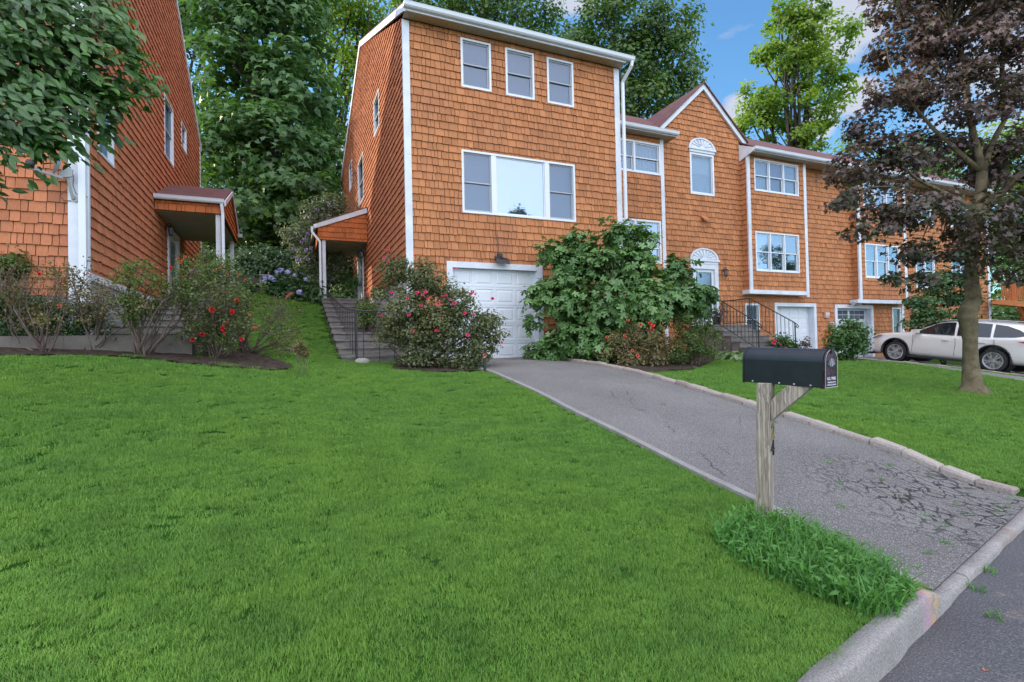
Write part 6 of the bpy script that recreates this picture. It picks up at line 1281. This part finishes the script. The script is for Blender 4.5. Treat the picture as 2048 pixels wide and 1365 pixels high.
# dark planter on the landing, stake by the driveway, stones
px_, pz_ = PY(1430, 632, 12.6); t = thing('flower_pot', 'dark pot of purple foliage on the entrance landing by the railing', 'flower pot', (12.75, 12.75, 2.08)); mb = MB(); mb.lathe([(.001, 0), (.11, 0), (.15, .25), (.16, .27), (.13, .26), (.001, .24)], (12.75, 12.75, 2.08), 'z', 14); mb.build('pot', 'blk', t, smooth=True)
rs = np.random.RandomState(5); P = np.array([12.75, 12.75, 2.45])+rs.normal(size=(160, 3))*np.array([.13, .13, .08]); leafcloud('foliage', P, rs.normal(size=(160, 3))+np.array([0, 0, .6]), .08, 'oval', rs.uniform(0, .6, 160), 'lf_pur', t, rs=rs)
q = G(970, 745); t = thing('garden_stake', 'short dark stake with a small coral flower at the driveway edge', 'stake', tuple(q)); mb = MB(); mb.box((q[0]-.02, q[1]-.02, q[2]-.05), (q[0]+.02, q[1]+.02, q[2]+.24)); mb.build('stake', 'blk', t); put_blossoms(t, [q+np.array([0, 0, .30])], 'coral', .05, rs)
def rock(label, p, r, seed, fl_=.6, mt='stone'):
    r_ = random.Random(seed); mb = MB(); n = 12; m_ = 7; vs = []
    for i in range(m_+1):
        for j in range(n): th, ph = PI*i/m_, 2*PI*j/n; k = r*(1+.13*math.sin(3*ph+seed)*math.sin(th)+r_.uniform(-.06, .06)); vs.append((p[0]+k*math.sin(th)*math.cos(ph), p[1]+k*math.sin(th)*math.sin(ph)*.8, p[2]+k*fl_*math.cos(th)))
    mb.mesh(vs, [(i*n+j, (i+1)*n+j, (i+1)*n+(j+1) % n, i*n+(j+1) % n) for i in range(m_) for j in range(n)]); tag(mb.build('rock', mt, smooth=True), label, 'rock')
rock('pale rounded stone on the grass at the foot of the side steps', G(724, 727)+np.array([0, 0, .02]), .15, 3)
# stone retaining wall and small grey hutch at the top of the strip
q0, q1 = ground_at(462, 18.6), ground_at(520, 18.4); mb = MB(); mb.bar(q0+np.array([0, 0, .22]), q1+np.array([0, 0, .22]), .25, .5); tag(mb.build('retaining_wall', 'conc'), 'short grey retaining wall at the foot of the ivy bank', 'wall')
q = ground_at(531, 18.0); t = thing('planter_stand', 'small pale wooden stand between the retaining wall and hydrangea', 'stand', tuple(q)); mb = MB()
for s_ in (-.13, .13): mb.box((q[0]+s_-.02, q[1]-.02, q[2]-.05), (q[0]+s_+.02, q[1]+.02, q[2]+.75))
mb.build('leg', 'stone', t); mb = MB(); mb.box((q[0]-.17, q[1]-.1, q[2]+.60), (q[0]+.17, q[1]+.1, q[2]+.64)); mb.box((q[0]-.17, q[1]-.1, q[2]+.30), (q[0]+.17, q[1]+.1, q[2]+.33)); mb.build('shelf', 'stone', t)
# fallen leaves on the street
for i, (x, y) in enumerate(((2.75, 1.28), (3.4, 1.35), (2.62, 1.18))):
    leafcloud_o = leafcloud('fallen_leaf', np.array([[x, y, .006]]), np.array([[.1, .1, 1.]]), .045, 'oval', np.array([.5]), simple('dry_leaf', (.42, .17, .08), .8), None, rs=np.random.RandomState(i)); tag(leafcloud_o, ('dry brown leaf on the street at the bottom edge, middle of three', 'dry brown leaf on the street farthest from the kerb', 'dry brown leaf on the street nearest the bottom edge')[i], 'leaf', 'fallen leaves on the street')

# trees across the street, mirrored in the windows
for i, (x, y, h, lab) in enumerate(((21.5, -25, 15.8, 'slim pale green tree across the street mirrored in the wide window'), (24.8, -26, 15.6, 'second slim tree across the street mirrored in the wide window'), (49, -20, 12.5, 'broad tree across the street mirrored in the row windows'), (58, -20, 13.5, 'far round tree across the street mirrored in the row windows'))):
    bl = [(np.array([x+rnd.uniform(-.35, .35)*(1.2 if i < 2 else 7), y+rnd.uniform(-1, 1), 3.5+(h-4.3)*k/8]), (2.0 if i < 2 else 2.6)*(1-.07*k)) for k in range(9)]
    tree('street_tree', lab, 'tree', (x, y, 0), bl, .3, 'kite', .3, 'lf_back', 240, 60, .9, seed=90+i, group='trees across the street', limbs=3)
